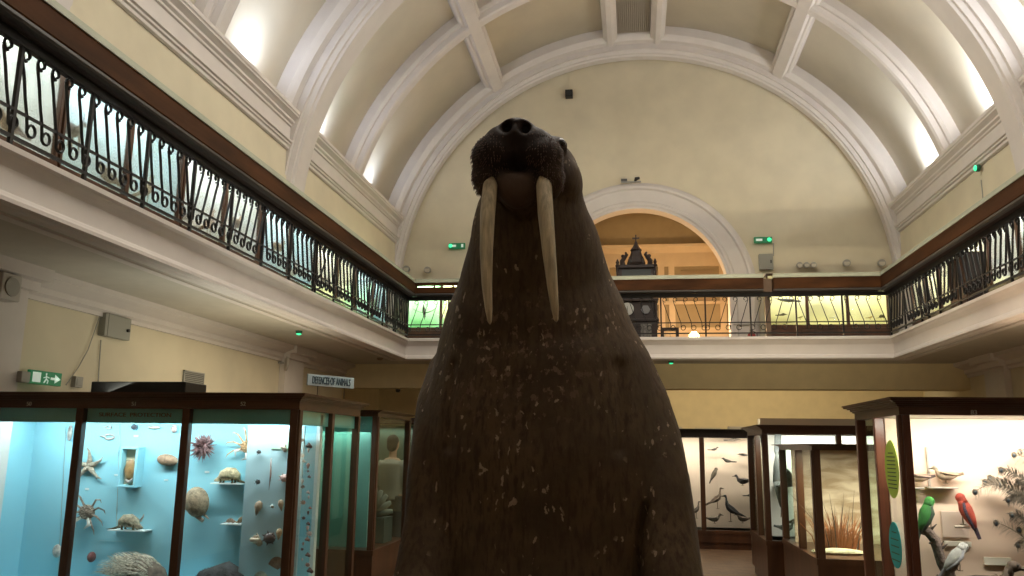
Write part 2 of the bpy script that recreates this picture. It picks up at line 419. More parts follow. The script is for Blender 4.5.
mb.box(-3.3, 3.3, AY-.06, AY, ZG, 5.25); mb.box(-3.3, 3.3, AY-.09, AY, 5.22, 5.32); mb.box(-3.3, 3.3, AY-.10, AY, 6.03, 6.12)
for x in (-2.6, -.9, -.35, .75, 1.05, 2.55): mb.box(x-.09, x+.09, AY-.07, AY, 5.3, 7.22)
trim(mb, orange2)
for x, n in ((1.8, 1), (-1.75, 2), (.2, 3)):
    st(MB().box(x-.48, x+.48, AY-.05, AY-.01, 6.15, 7.05).box(x-.40, x+.40, AY-.07, AY-.04, 6.2, 6.98).build('window_%d' % n, M('dim_pane', (.36, .27, .17), .4)))
light('AREA', 'alcove_ceiling_light', (0, 23.3, 8.6), 8, (1, .70, .36), aim=(0, 24.2, 4), size=2.5)

# ================================================================== GALLERY BALUSTRADE
PW = .9091
def make_panel(flip, nb=4):
    t = E('balustrade_panel', 'x', 'balustrade')
    fx = (lambda x: PW-x) if flip else (lambda x: x)
    MB().box(-.016, .016, -.016, .016, 0, .90).build('post', iron, t)
    MB().box(0, PW, -.03, .03, .87, .91).box(0, PW, -.03, .03, .83, .872).build('top_rail', iron, t)
    MB().box(0, PW, -.015, .015, .06, .085).box(0, PW, -.012, .012, .285, .305).build('bottom_rail', iron, t)
    for k in range(nb):
        xb = (.03+.2125*k) if nb == 4 else (.0+.176*k)
        pts = []
        # top scroll, then the long S, ending in a curl at the foot
        for i in range(9):
            a = math.radians(-60+i*42); r = .030+.003*i
            pts.append((xb+.06+r*math.cos(a)*1.0, 0, .785+r*math.sin(a)))
        cx = xb+.015
        for i in range(9):
            s = i/8; z = .75-.46*s
            x = cx + (.13 if nb == 5 else .15)*(.55*s+.45*(3*s*s-2*s*s*s)) + .008*math.sin(PI*s*2)
            pts.append((x, 0, z))
        for i in range(1, 11):
            a = math.radians(180+i*36); r = .055-.0015*i
            pts.append((xb+.16+.05+r*math.cos(a)-.0, 0, .185+.01+r*math.sin(a)*1.1))
        pts = [(fx(x), y, z) for x, y, z in pts]
        MB().tube(pts, .016 if nb == 5 else .011, 6, rb=.011 if nb == 5 else .0085, up=(1, 0, .01)).tube([(fx(xb+.06), 0, .83), (fx(xb+.06), 0, .86)], .012, 5).build('baluster', iron, t)
    return t
pan = [make_panel(False), make_panel(True), make_panel(False, 5), make_panel(True, 5)]
used = [False]*4
def put_panel(kind, loc, rotz, label, group):
    if not used[kind]: o = pan[kind]; used[kind] = True; o.location = loc; o.rotation_euler = (0, 0, rotz)
    else: o = dup(pan[kind], loc, (0, 0, rotz))
    o['label'] = label; o['group'] = group
    return o
rl = random.Random(3)
for i in range(15):
    put_panel(2+[0, 0, 1, 0, 0, 0, 0, 0, 1, 1, 0, 0, 0, 0, 0][i], (-5.0, 17.4-PW*(i+1), ZG), PI/2, 'black scrolled wrought-iron balustrade panel along the left gallery edge', 'left gallery balustrade panels')
for i in range(12):
    put_panel(2+[1, 0, 0, 1, 0, 1, 1, 0, 0, 1, 0, 1][i], (5.0, 17.4-PW*i, ZG), -PI/2, 'black wrought-iron balustrade panel with scrolled S-bars along the right gallery edge', 'right gallery balustrade panels')
for i in range(11):
    put_panel([1, 1, 0, 1, 0, 0, 0, 1, 1, 0, 0][i], (-5.0+PW*i, 17.4, ZG), 0, 'black wrought-iron balustrade panel with scrolled S-bars across the far gallery edge', 'far gallery balustrade panels')
# extra stays: the doubled posts
for x, y, w in ((-5.0, 16.35, 'beside the far left corner'), (-5, 12.0, 'half way along the left gallery'), (5.0, 15.2, 'near the far corner of the right gallery'), (5.0, 11.1, 'half way along the right gallery')):
    sg = 1 if x < 0 else -1
    t = E('railing_bracket', 'black iron scroll bracket '+w, 'bracket', (x, y, ZG), group=None)
    pts = [(sg*(-.02), 0, .86), (sg*(.10), 0, .70), (sg*.16, 0, .50), (sg*.10, 0, .30), (sg*.0, 0, .16), (sg*.03, 0, .06), (sg*.09, 0, .07), (sg*.09, 0, .13)]
    MB().tube(pts, .014, 6).build('scroll', iron, t); MB().box(-.02, .02, .0, .03, 0, .86).build('stay', iron, t)

# ------------------------------------------------------------------ desk cases on top of the balustrade
dkgrey = M('dark_grey_beading', (.06, .055, .05), .4)
def desk(path, label, slit=False):
    t = E('display_desk', label, 'display case', (path[0][0], path[0][1], 5.0))
    loc = Vector((path[0][0], path[0][1])); P = [(Vector(p)-loc) for p in path]
    dz = lambda pr: [(d, z-5.0) for d, z in pr]
    if slit:
        MB().sweep(P, dz([(-.07, 4.99), (.0, 4.98), (.17, 5.0), (.19, 5.02), (.19, 5.135), (.15, 5.135), (-.07, 5.10)])).build('body', brown, t)
        MB().sweep(P, dz([(.10, 5.185), (.19, 5.185), (.19, 5.24), (.10, 5.24)])).build('top_rail', brown, t)
        mb = MB(); L_ = P[-1].x
        for i in range(int(L_/.42)+2):
            x = min(i*.42+.0, L_-.02); mb.box(x-.012, x+.012, -.19, -.12, .13, .19)
        mb.build('divider', brown, t)
    else:
        MB().sweep(P, dz([(-.07, 4.99), (.0, 4.98), (.17, 5.0), (.19, 5.02), (.19, 5.24), (-.07, 5.24)])).build('body', brown, t)
    MB().sweep(P, dz([(.0, 4.975), (.17, 4.965), (.185, 4.98), (.185, 5.005), (.0, 4.99)])).build('beading', dkgrey, t)
    MB().sweep(P, dz([(-.08, 4.962), (.06, 4.962), (.15, 4.98), (-.08, 4.99)])).build('underside', darkw, t)
    MB().sweep(P, dz([(.10, 5.24), (.205, 5.24), (.205, 5.27), (.18, 5.285), (.18, 5.325), (.10, 5.325)])).build('rim', greenedge, t)
    return t
desk([(-5, 3.2), (-5, 17.4)], 'long brown wooden desk case capping the left gallery railing')
desk([(5, 17.4), (5, 3.2)], 'long brown wooden desk case capping the right gallery railing')
desk([(-4.81, 17.4), (-2.6, 17.4)], 'brown desk case with bright slits capping the far railing left of the walrus', slit=True)
desk([(-2.6, 17.4), (2.53, 17.4)], 'brown wooden desk case capping the far railing before the arched recess')
t = desk([(2.73, 17.4), (4.81, 17.4)], 'brown wooden desk case capping the far railing right of the arch')
tag(MB().box(2.54, 2.72, 17.36, 17.46, 4.97, 5.25).box(2.58, 2.68, 17.42, 17.50, ZG, 4.97).build('railing_pier', M('light_brown_wood', (.12, .075, .045), .5, var=.2)), 'pale brown wooden pier in the gap between two far desk cases', 'pier')

# ------------------------------------------------------------------ animals
def bird(label, loc, rotz=0, L_=.3, body=(.2, .15, .1), wing=None, head=None, beakc=(.1, .08, .05), pose='perch', name='stuffed_bird', cat='stuffed bird', group=None, legs=True, tilt=0, nosub=False):
    t = E(name, label, cat, loc, (0, 0, rotz), group)
    wing = wing or tuple(c*.6 for c in body); head = head or body
    mk = lambda c: M('feathers_%d_%d_%d' % tuple(int(x*99) for x in c), c, .8, var=.35, scale=9/L_*.3)
    P = {'perch': [(-.42, .02, .03), (-.25, .04, .08), (-.08, .06, .14), (.10, .10, .165), (.24, .17, .13), (.32, .25, .09), (.38, .30, .095), (.45, .31, .075), (.50, .30, .03)],
         'duck': [(-.45, .06, .03), (-.30, .03, .10), (-.10, .0, .17), (.12, .0, .17), (.25, .06, .11), (.30, .16, .065), (.33, .25, .06), (.38, .29, .075), (.45, .28, .05), (.48, .27, .02)],
         'tall': [(-.40, -.10, .04), (-.25, -.02, .10), (-.06, .08, .16), (.08, .20, .15), (.16, .34, .09), (.18, .50, .045), (.19, .62, .04), (.22, .70, .055), (.28, .71, .045), (.31, .70, .015)],
         'parrot': [(-.28, -.36, .05), (-.18, -.18, .11), (-.08, .0, .15), (.0, .16, .155), (.06, .30, .12), (.10, .38, .11), (.14, .45, .11), (.17, .51, .08), (.17, .55, .03)],
         'fly': [(-.42, -.02, .03), (-.2, 0, .09), (.05, .02, .12), (.25, .04, .09), (.36, .06, .07), (.44, .06, .05), (.48, .06, .02)]}[pose]
    if pose == 'parrot': P = [(a_, b_, c_*1.22) for a_, b_, c_ in P]
    ca, sa = math.cos(tilt), math.sin(tilt)
    def q(x, y, z): return (L_*(x*ca-z*sa), L_*y, L_*(x*sa+z*ca))
    mb = MB().tube([q(x, 0, z) for x, z, r in P[:-3]], [L_*r for _, _, r in P[:-3]], 10)
    if len(P) > 4: mb.tube([q(x, 0, z) for x, z, r in P[-5:]], [L_*r for _, _, r in P[-5:]], 10)
    hx, hz, hr = P[-3]
    B = mb.build('body', mk(body), t, smooth=True)
    MB().ball(q(hx, 0, hz), L_*hr*1.04, 10, 7).build('head', mk(head), t, smooth=True)
    bx, bz, br_ = P[-1]
    if pose == 'parrot':
        pts = [(bx-.02, 0, bz-.05), (bx+.06, 0, bz-.06), (bx+.085, 0, bz-.11), (bx+.06, 0, bz-.15)]; rr = [.05, .045, .03, .004]
    else:
        pts = [(bx-.03, 0, bz), (bx+.05, 0, bz-.01), (bx+.13 if pose != 'duck' else bx+.12, 0, bz-.03)]; rr = [.035, .025, .004 if pose != 'duck' else .02]
    MB().tube([q(*p) for p in pts], [L_*r for r in rr], 6).build('beak', M('beak_%d' % int(beakc[0]*99), beakc, .4), t)
    for s in (1, -1):
        if pose == 'fly':
            w = MB(); w.tube([q(.12, s*.06, .06), q(.10, s*.3, .12), q(.0, s*.55, .10), q(-.15, s*.75, .04)], [L_*.14, L_*.15, L_*.11, L_*.02], 8, rb=L_*.015)
        elif pose == 'parrot':
            w = MB().tube([q(.06, s*.12, .32), q(.0, s*.16, .12), q(-.12, s*.13, -.14), q(-.26, s*.06, -.42)], [L_*.05, L_*.11, L_*.09, L_*.015], 8, rb=L_*.035)
        elif pose == 'tall':
            w = MB().tube([q(.12, s*.11, .24), q(.0, s*.15, .12), q(-.18, s*.12, -.0), q(-.42, s*.04, -.12)], [L_*.05, L_*.10, L_*.08, L_*.015], 8, rb=L_*.03)
        else:
            w = MB().tube([q(.22, s*.11, .14), q(.06, s*.15, .10), q(-.15, s*.12, .06), q(-.46, s*.04, .03)], [L_*.04, L_*.10, L_*.08, L_*.015], 8, rb=L_*.03)
        w.build('wing', mk(wing), t, smooth=True)
    x0, z0, _ = P[0]
    tl = {'perch': (-.34, .0), 'duck': (-.16, .05), 'tall': (-.34, -.18), 'parrot': (-.13, -.30), 'fly': (-.3, 0)}[pose]
    MB().tube([q(x0+.1, 0, z0+.03), q(x0, 0, z0), q(x0+tl[0], 0, z0+tl[1])], [L_*.05, L_*.06, L_*.05], 8, rb=L_*.014, up=(0, 1, 0)).build('tail', mk(wing), t)
    if legs:
        gz = {'perch': -.28, 'duck': -.26, 'tall': -.42, 'parrot': -.30, 'fly': -.2}[pose]
        for s in (1, -1):
            fx_ = .02 if pose != 'parrot' else .06
            MB().tube([q(fx_, s*.06, .0), (L_*fx_*1.2, L_*s*.06, L_*gz*.5), (L_*fx_, L_*s*.06, L_*gz)], L_*.016, 5).tube([(L_*(fx_-.06), L_*s*.06, L_*gz), (L_*(fx_+.10), L_*s*.06, L_*gz)], L_*.012, 5).build('leg', M('bird_leg', (.18, .12, .07), .6), t)
    for s in (1, -1):
        MB().ball(q(hx+.03, s*hr*.93, hz+.02), L_*.016, 6, 4).build('eye', blackmat, t)
    return t

def beast(label, loc, rotz=0, L_=.35, col=(.3, .22, .14), col2=None, kind='armadillo', name='stuffed_animal', cat='stuffed animal', group=None):
    t = E(name, label, cat, loc, (0, 0, rotz), group)
    m = M('hide_%s_%d' % (kind, int(col[0]*99)), col, .7, var=.4, scale=30, bump=.6, bscale=60)
    m2 = M('hide2_%s' % kind, col2 or tuple(c*.7 for c in col), .7, var=.3, scale=20)
    P = {'armadillo': [(-.42, .12, .06), (-.34, .20, .13), (-.18, .26, .19), (.02, .27, .20), (.20, .22, .16), (.32, .17, .10), (.42, .17, .075), (.54, .14, .04), (.62, .12, .018)],
         'hump': [(-.40, .10, .05), (-.33, .22, .15), (-.18, .30, .23), (.02, .31, .24), (.20, .24, .19), (.32, .14, .11), (.42, .10, .07), (.52, .07, .03)],
         'pangolin': [(-.50, .12, .05), (-.35, .16, .11), (-.15, .20, .15), (.10, .20, .15), (.28, .17, .11), (.40, .15, .07), (.52, .12, .035), (.60, .10, .015)],
         'antelope': [(-.40, .55, .06), (-.32, .60, .15), (-.1, .60, .17), (.15, .60, .17), (.28, .66, .13), (.36, .80, .08), (.42, .94, .07), (.50, .96, .06), (.62, .90, .03)]}[kind]
    MB().tube([(L_*x, 0, L_*z) for x, z, r in P], [L_*r for _, _, r in P], 14).build('body', m, t, smooth=True)
    tx, tz, _ = P[0]
    if kind == 'antelope': MB().tube([(L_*tx, 0, L_*tz), (L_*(tx-.08), 0, L_*(tz-.2))], [L_*.03, L_*.012], 6).build('tail', m2, t)
    else: MB().tube([(L_*(tx+.05), 0, L_*tz), (L_*(tx-.12), 0, L_*(tz-.05)), (L_*(tx-.30), 0, L_*(tz-.09)), (L_*(tx-.5), 0, L_*(tz-.10))], [L_*.05, L_*.04, L_*.025, L_*.006], 8).build('tail', m2, t, smooth=True)
    lz = 0
    for lx in (-.22, .22):
        for s in (1, -1):
            r = .05 if kind != 'antelope' else .03
            MB().tube([(L_*lx, L_*s*.10, L_*(P[3][1]-.06)), (L_*(lx+.02), L_*s*.11, L_*P[3][1]*.45), (L_*lx, L_*s*.11, L_*.02), (L_*(lx+.05), L_*s*.11, L_*.012)], [L_*r*1.3, L_*r*.8, L_*r*.7, L_*r*.5], 7).build('leg', m2, t, smooth=True)
    hx, hz, hr = P[-3]
    for s in (1, -1):
        MB().tube([(L_*(hx-.02), L_*s*hr*.6, L_*(hz+hr*.6)), (L_*(hx-.05), L_*s*(hr*.9), L_*(hz+hr*1.9))], [L_*.025, L_*.006], 6, rb=L_*.01).build('ear', m2, t)
        MB().ball((L_*(hx+.03), L_*s*hr*.85, L_*(hz+hr*.3)), L_*.012, 6, 4).build('eye', blackmat, t)
    if kind == 'antelope':
        for s in (1, -1): MB().tube([(L_*.42, L_*s*.03, L_*1.0), (L_*.36, L_*s*.07, L_*1.14), (L_*.34, L_*s*.06, L_*1.28)], [L_*.022, L_*.015, L_*.004], 6).build('horn', blackmat, t)
    return t

# ------------------------------------------------------------------ gallery wall cases (lit)
def gallery_case(label, width, loc, rotz, board, panes=2, e=12, lcol=(.9, .97, 1), gt=2.01, hh=.12, dp=.50):
    t = E('gallery_case', label, 'display case', loc, (0, 0, rotz))
    MB().box(0, width, .02, dp, .0, .10).box(0, width, .0, dp, .10, .66).box(0, width, -.02, .02, .60, .68).build('base', mahog, t)
    MB().box(0, width, 0, dp, gt, gt+hh*.6).box(0, width, -.03, dp, gt+hh*.6, gt+hh).build('header', mahog, t)
    MB().box(.03, width-.03, .44, .47, .68, gt).build('backboard', board, t)
    MB().box(0, .03, .04, .5, .68, gt).box(width-.03, width, .04, .5, .68, gt).build('side_panel', board, t)
    for i in range(panes+1):
        x = width*i/panes; x0 = max(0, x-.035); x1 = min(width, x+.035)
        MB().box(x0, x1, -.01, .05, .68, gt).build('mullion', mahog, t)
    for i in range(panes):
        MB().box(width*i/panes+.03, width*(i+1)/panes-.03, .015, .021, .67, gt+.01).build('glass_pane', glass, t)
    MB().box(.03, width-.03, .05, .44, .66, .69).build('deck', board, t)
    c = Matrix.Rotation(rotz, 4, 'Z') @ Vector((width/2, .14, gt-.03)) + Vector(loc)
    a = Matrix.Rotation(rotz, 4, 'Z') @ Vector((width/2, .32, .9)) + Vector(loc)
    L = light('AREA', 'gallery_case_tube', c, e, lcol, aim=a, size=width*.9, sizey=.06)
    L.rotation_euler = (Matrix.Rotation(rotz, 4, 'Z') @ Matrix.Rotation(math.radians(22), 4, 'X')).to_euler()
    return t
cyan = M('pale_cyan_backboard', (.62, .80, .82), .8, var=.03); palew = M('pale_ivory_backboard', (.78, .78, .72), .8, var=.03)
ylw = M('pale_yellow_backboard', (.80, .74, .45), .8, var=.05); grn = M('pale_green_backboard', (.42, .72, .46), .8, var=.06); cream2 = M('warm_cream_backboard', (.80, .74, .55), .8)
LU = 2.5; rg = random.Random(11)
posn = ['nearest of the row', 'second from near end', 'third from near end', 'fourth from near end', 'second from far end', 'at the far end']
beh = 'behind the left gallery railing'
BC = [(.25, .17, .10), (.12, .10, .09), (.35, .30, .22), (.10, .07, .05), (.30, .18, .10)]
for i in range(6):
    y0 = 5.35+LU*i
    gallery_case('lit wall case with %s backboard %s, %s' % (('pale', 'cyan', 'ivory', 'cyan', 'creamy', 'cyan')[i], beh, posn[i]), LU-.04, (-6.34, y0, ZG), PI/2, [palew, cyan, palew, cyan, cream2, cyan][i], 2, 60)
    for k in range(3):
        yy = y0+.45+.8*k; zz = ZG+[.98, 1.25, .92][(k+i) % 3]
        if (i+k) % 3 == 1:
            beast('brown horned antelope in the left gallery case %s, %s' % (posn[i], ('near side', 'middle', 'far side')[k]), (-6.58, yy, ZG+1.02), PI/2, .42, BC[(i+k) % 5], kind='antelope', name='stuffed_antelope')
        else:
            tag_ = bird('%s bird in the left gallery case %s, %s' % (('brown', 'black', 'buff', 'dark brown', 'russet')[(i+2*k) % 5], posn[i], ('near side', 'middle', 'far side')[k]),
                 (-6.60, yy, zz), PI/2 if (i+k) % 2 else -PI/2, .42, BC[(i+2*k) % 5], pose=('perch', 'tall')[(k+i) % 2])
            MB().box(-.16, .16, -.10, .16, -.42*(.42 if (k+i) % 2 else .28)-.02, -.42*(.42 if (k+i) % 2 else .28)).build('perch_shelf', palew, tag_)
RUN = [(6.0, cyan), (8.5, palew), (11.0, pinkboard), (13.5, palew), (16.0, cream2), (18.5, cream2)]
posr = posn
for i, (y0, bd) in enumerate(RUN):
    gallery_case('lit wall case with %s backboard behind the right gallery railing, %s' % (('cyan', 'ivory', 'pinkish', 'ivory', 'creamy', 'cream')[i], posr[i]), (LU if i < 5 else 1.8)-.04, (6.34, y0+(LU if i < 5 else 1.8)-.04, ZG), -PI/2, bd, 2, 60, (1, .97, .92))
    for k in range(2):
        yy = y0+.5+1.0*k if i < 5 else y0+.4+.8*k
        tg = bird('%s bird in the right gallery case %s, %s' % (('russet', 'black', 'buff')[(i+k) % 3], posr[i], ('near side', 'far side')[k]), (6.60, yy, ZG+1.1), PI/2 if k else -PI/2, .4, BC[(i+k+1) % 5], pose='tall' if k else 'perch')
        MB().box(-.15, .15, -.15, .12, -.4*(.42 if k else .28)-.02, -.4*(.42 if k else .28)).build('perch_shelf', palew, tg)
# a tall dark cupboard at the right gallery
t = E('dark_cupboard', 'tall dark wooden cupboard standing on the right gallery against the railing', 'cupboard', (5.25, 14.1, ZG))
MB().box(0, .3, 0, .75, 0, .94).build('carcass', darkw, t)
for k in range(2): MB().box(-.02, 0, .03+.36*k, .36+.36*k, .06, .88).build('door', mahog, t)
# cases on the far gallery
gallery_case('lit wall case with yellow backboard on the far gallery right of the arch', 2.78, (3.10, 20.45, ZG), 0, ylw, 3, 38, (1, .95, .76), 1.89, .05)
gallery_case('lit wall case with green and yellow panes on the far gallery left of the arch', 2.80, (-5.92, 20.45, ZG), 0, grn, 3, 70, (.95, 1, .72), 1.89, .05)
tag(MB().box(-5.0, -4.10, 20.86, 20.885, ZG+.69, ZG+1.93).build('yellow_board', ylw), 'yellow board behind the middle pane of the green case on the far gallery', 'board')
def croc(name, label, loc, L_, col, cat):
    t = E(name, label, cat, loc)
    m = M('croc_hide', col, .6, var=.3, scale=20)
    MB().tube([(-.5*L_, 0, .07*L_), (-.35*L_, 0, .03*L_), (-.15*L_, 0, 0), (.1*L_, 0, -.02*L_), (.25*L_, 0, -.03*L_), (.35*L_, 0, -.05*L_), (.5*L_, 0, -.08*L_)], [.008*L_, .03*L_, .06*L_, .065*L_, .045*L_, .04*L_, .015*L_], 8).build('body', m, t, smooth=True)
    MB().tube([(-.05*L_, 0, .05*L_), (-.08*L_, 0, .14*L_)], [.05*L_, .008*L_], 6, rb=.01*L_).build('back_fin', m, t)
    for s in (1, -1): MB().tube([(.12*L_, s*.04*L_, -.03*L_), (.02*L_, s*.13*L_, -.10*L_)], [.03*L_, .006*L_], 6, rb=.008*L_).build('flipper', m, t)
    MB().tube([(-.47*L_, 0, .06*L_), (-.56*L_, 0, .11*L_)], [.02*L_, .035*L_], 6, rb=.006*L_).build('tail_fin', m, t)
    return t
p = at(788, 300, y=20.72); croc('mounted_dolphin', 'dark dolphin model hanging in the yellow case right of the arch', p, .62, (.03, .03, .03), 'model animal')
p = at(782, 315, y=20.72); bird('small dark bird pinned low in the yellow case under the dolphin', p, 0, .22, (.12, .10, .06), pose='fly', legs=False)
p = at(819, 296, y=20.72); bird('dark spread bird at the top of the yellow case middle pane', p, PI/2, .30, (.06, .05, .04), pose='fly', legs=False)
p = at(882, 316, y=20.72); beast('small dark round animal in the yellow case far right pane', p-Vector((0, 0, .05)), 0, .16, (.10, .08, .03), kind='hump')
for u, v, l, c in ((800, 318, 'tiny olive bird low in the yellow case left pane', (.35, .30, .10)), (834, 318, 'small white bird low in the yellow case middle pane', (.7, .68, .55)), (870, 318, 'tiny ochre bird low in the yellow case right pane', (.45, .32, .08))):
    bird(l, at(u, v, y=20.72), 0, .14, c, pose='perch')
p = at(424, 311, y=20.72); bird('grey bird hanging head down in the green case left of the walrus', p, PI/2, .40, (.16, .15, .15), pose='fly', legs=False, tilt=-1.2)
p = at(442, 318, y=20.72); bird('white bird low in the yellow pane left of the walrus', p, PI/2, .34, (.7, .68, .5), pose='tall')
# alcove furniture: astronomical clock, stool, lamp, extinguisher
t = E('ornate_clock', 'tall black carved clock with a pinnacled crest standing before the arched recess', 'clock', (-.03, 19.45, ZG))
MB().box(-.50, .50, -.18, .22, 0, .12).box(-.46, .46, -.15, .20, .12, .62).box(-.50, .50, -.18, .22, .62, .68).build('plinth', darkw, t, bevel=.01)
MB().box(-.44, .44, -.10, .18, .68, 1.10).box(-.50, .50, -.18, .20, 1.10, 1.16).build('case', darkw, t, bevel=.01)
for s in (-1, 1):
    MB().lathe([(.05, .68), (.035, .72), (.03, .85), (.04, .9), (.03, 1.05), (.05, 1.10)], (s*.44, -.14, 0), 10).build('column', darkw, t)
    MB().lathe([(.05, 1.16), (.035, 1.2), (.03, 1.5), (.04, 1.68), (.055, 1.72), (.03, 1.76), (.045, 1.80), (.01, 1.88)], (s*.44, -.12, 0), 10).build('pinnacle', darkw, t)
MB().box(-.42, .42, -.10, .18, 1.16, 1.70).box(-.47, .47, -.15, .20, 1.66, 1.74).build('hood', darkw, t, bevel=.01)
MB().box(-.34, .34, -.12, -.10, 1.36, 1.62).build('glass_front', M('dark_clock_glass', (.07, .08, .08), .15), t)
d = MB()
for k in range(28):
    a0 = 2*PI*k/28
    d.box(-.001, .001, 0, 0, 0, 0) if 0 else None
f = MB().tube([(-.22, -.125, .92), (-.22, -.14, .92)], .15, 24).build('dial', M('pale_dial', (.45, .45, .42), .4), t)
MB().box(-.225, -.215, -.15, -.142, .84, .98).box(-.28, -.22, -.15, -.142, .915, .925).build('hand', blackmat, f)
MB().tube([(.20, -.125, .90), (.20, -.14, .90)], .11, 6).build('small_dial', M('dim_dial', (.16, .16, .17), .4), t)
MB().box(.08, .33, -.17, -.15, .24, .56).build('niche_panel', M('dim_relief', (.13, .12, .11), .5, var=.5, scale=25), t)
cr = MB().lathe([(.20, 1.74), (.22, 1.80), (.19, 1.9), (.14, 2.0), (.12, 2.08), (.14, 2.12), (.08, 2.2), (.05, 2.26), (.02, 2.34)], (0, .02, 0), 12)
cr.box(-.085, .085, .0, .04, 2.40, 2.43).box(-.015, .015, .0, .04, 2.33, 2.50)
for s in (-1, 1):
    cr.tube([(s*.32, .02, 1.74), (s*.33, .02, 1.86), (s*.27, .02, 1.95), (s*.22, .02, 2.02), (s*.25, .02, 2.08)], [.07, .06, .05, .04, .02], 8)
    cr.ball((s*.31, .02, 1.98), .045, 8, 6)
cr.build('crest', darkw, t, smooth=False)
for k in range(3): MB().tube([(-.15+.15*k, -.10, 1.76), (-.15+.15*k, -.10, 1.86), (-.15+.15*k, -.10, 1.90)], [.03, .022, .015], 6).ball((-.15+.15*k, -.10, 1.92), .02, 6, 5).build('statuette', darkw, t)
for ch_ in list(t.children):
    if ch_.name.split('.')[0] in ('hood', 'glass_front', 'crest', 'statuette', 'pinnacle'):
        ch_.location.z += .24
MB().box(-.40, .40, -.08, .16, 1.15, 1.42).build('neck', darkw, t)
t = E('low_stand', 'small black stand with a pale scroll front beside the ornate clock', 'stand', (.72, 19.3, ZG))
MB().box(-.20, .20, 0, .3, .42, .47).build('top', darkw, t)
for s in (-1, 1): MB().box(s*.17-.03, s*.17+.03, 0, .3, 0, .42).build('side', darkw, t)
MB().tube([(-.06+.07*math.cos(a), .02, .25+.10*math.sin(a)) for a in [i*.5 for i in range(14)]], .014, 5).build('scroll', M('pale_scroll', (.5, .45, .3), .6), t)
t = E('table_lamp', 'glowing warm table lamp low in the arched recess', 'lamp', (1.50, 22.6, ZG))
MB().lathe([(.14, 0), (.13, .03), (.03, .05), (.025, .50), (.05, .52)], (0, 0, 0), 14).build('stem', darkw, t)
MB().ball((0, 0, .70), .13, 16, 10).build('glowing_globe', M('warm_lamp_glow', (1, .8, .4), .5, emit=((1, .62, .22), 45)), t, smooth=True)
light('POINT', 'table_lamp_light', (1.50, 22.40, 5.0), 150, (1, .64, .33), rad=.15)
t = E('fire_extinguisher', 'dark red fire extinguisher standing behind the far railing right of the recess', 'fire extinguisher', (2.72, 20.6, ZG))
MB().lathe([(.10, 0), (.11, .03), (.11, .42), (.08, .50), (.03, .54)], n=14).build('cylinder', M('dark_red_enamel', (.28, .03, .03), .35), t, smooth=True)
MB().box(-.03, .03, -.03, .06, .54, .60).build('valve', blackmat, t)
MB().tube([(.03, 0, .56), (.13, 0, .50), (.13, -.02, .25)], .012, 6).build('hose', blackmat, t)
# pilaster band dark line on the arch jamb
tag(MB().box(2.36, 3.02, YB-.13, YB-.10, 4.83, 4.86).build('jamb_conduit', greyplastic), 'thin grey conduit crossing the white arch pier', 'conduit')
# ================================================================== THE WALRUS
wm = bpy.data.materials.new('walrus_hide'); wm.use_nodes = True; nt = wm.node_tree; N = nt.nodes; L = nt.links
b = N['Principled BSDF']; b.inputs['Roughness'].default_value = .62; b.inputs['Specular IOR Level'].default_value = .22
tc = N.new('ShaderNodeTexCoord')
def nz(scale, st_, det=5, rough=.6):
    mp = N.new('ShaderNodeMapping'); mp.inputs['Scale'].default_value = st_; L.new(tc.outputs['Object'], mp.inputs['Vector'])
    n = N.new('ShaderNodeTexNoise'); n.inputs['Scale'].default_value = scale; n.inputs['Detail'].default_value = det; n.inputs['Roughness'].default_value = rough
    L.new(mp.outputs[0], n.inputs['Vector']); return n
def ramp(src, a, b_, ca=(0, 0, 0, 1), cb=(1, 1, 1, 1)):
    r = N.new('ShaderNodeValToRGB'); r.color_ramp.elements[0].position = a; r.color_ramp.elements[1].position = b_
    r.color_ramp.elements[0].color = ca; r.color_ramp.elements[1].color = cb; L.new(src, r.inputs[0]); return r
def mixc(f, a, b_):
    m = N.new('ShaderNodeMixRGB'); L.new(f, m.inputs[0])
    for k, c in ((1, a), (2, b_)):
        if isinstance(c, tuple): m.inputs[k].default_value = c
        else: L.new(c, m.inputs[k])
    return m
base = ramp(nz(2.6, (1, 1, 1)).outputs['Fac'], .3, .72, (.056, .034, .016, 1), (.120, .075, .037, 1))
fine = mixc(ramp(nz(34, (1, 1, .25)).outputs['Fac'], .48, .62).outputs[0], base.outputs[0], (.060, .033, .016, 1))
def gate(c, r):
    """soft spherical patch of hide round a point of the body"""
    mp = N.new('ShaderNodeMapping'); mp.inputs['Location'].default_value = tuple(-c[i]/r[i] for i in range(3)); mp.inputs['Scale'].default_value = tuple(1/q for q in r)
    L.new(tc.outputs['Object'], mp.inputs['Vector']); g = N.new('ShaderNodeTexGradient'); g.gradient_type = 'SPHERICAL'; L.new(mp.outputs[0], g.inputs[0]); return g
def mul(a, b_):
    m = N.new('ShaderNodeMath'); m.operation = 'MULTIPLY'; L.new(a, m.inputs[0]); L.new(b_, m.inputs[1]); return m
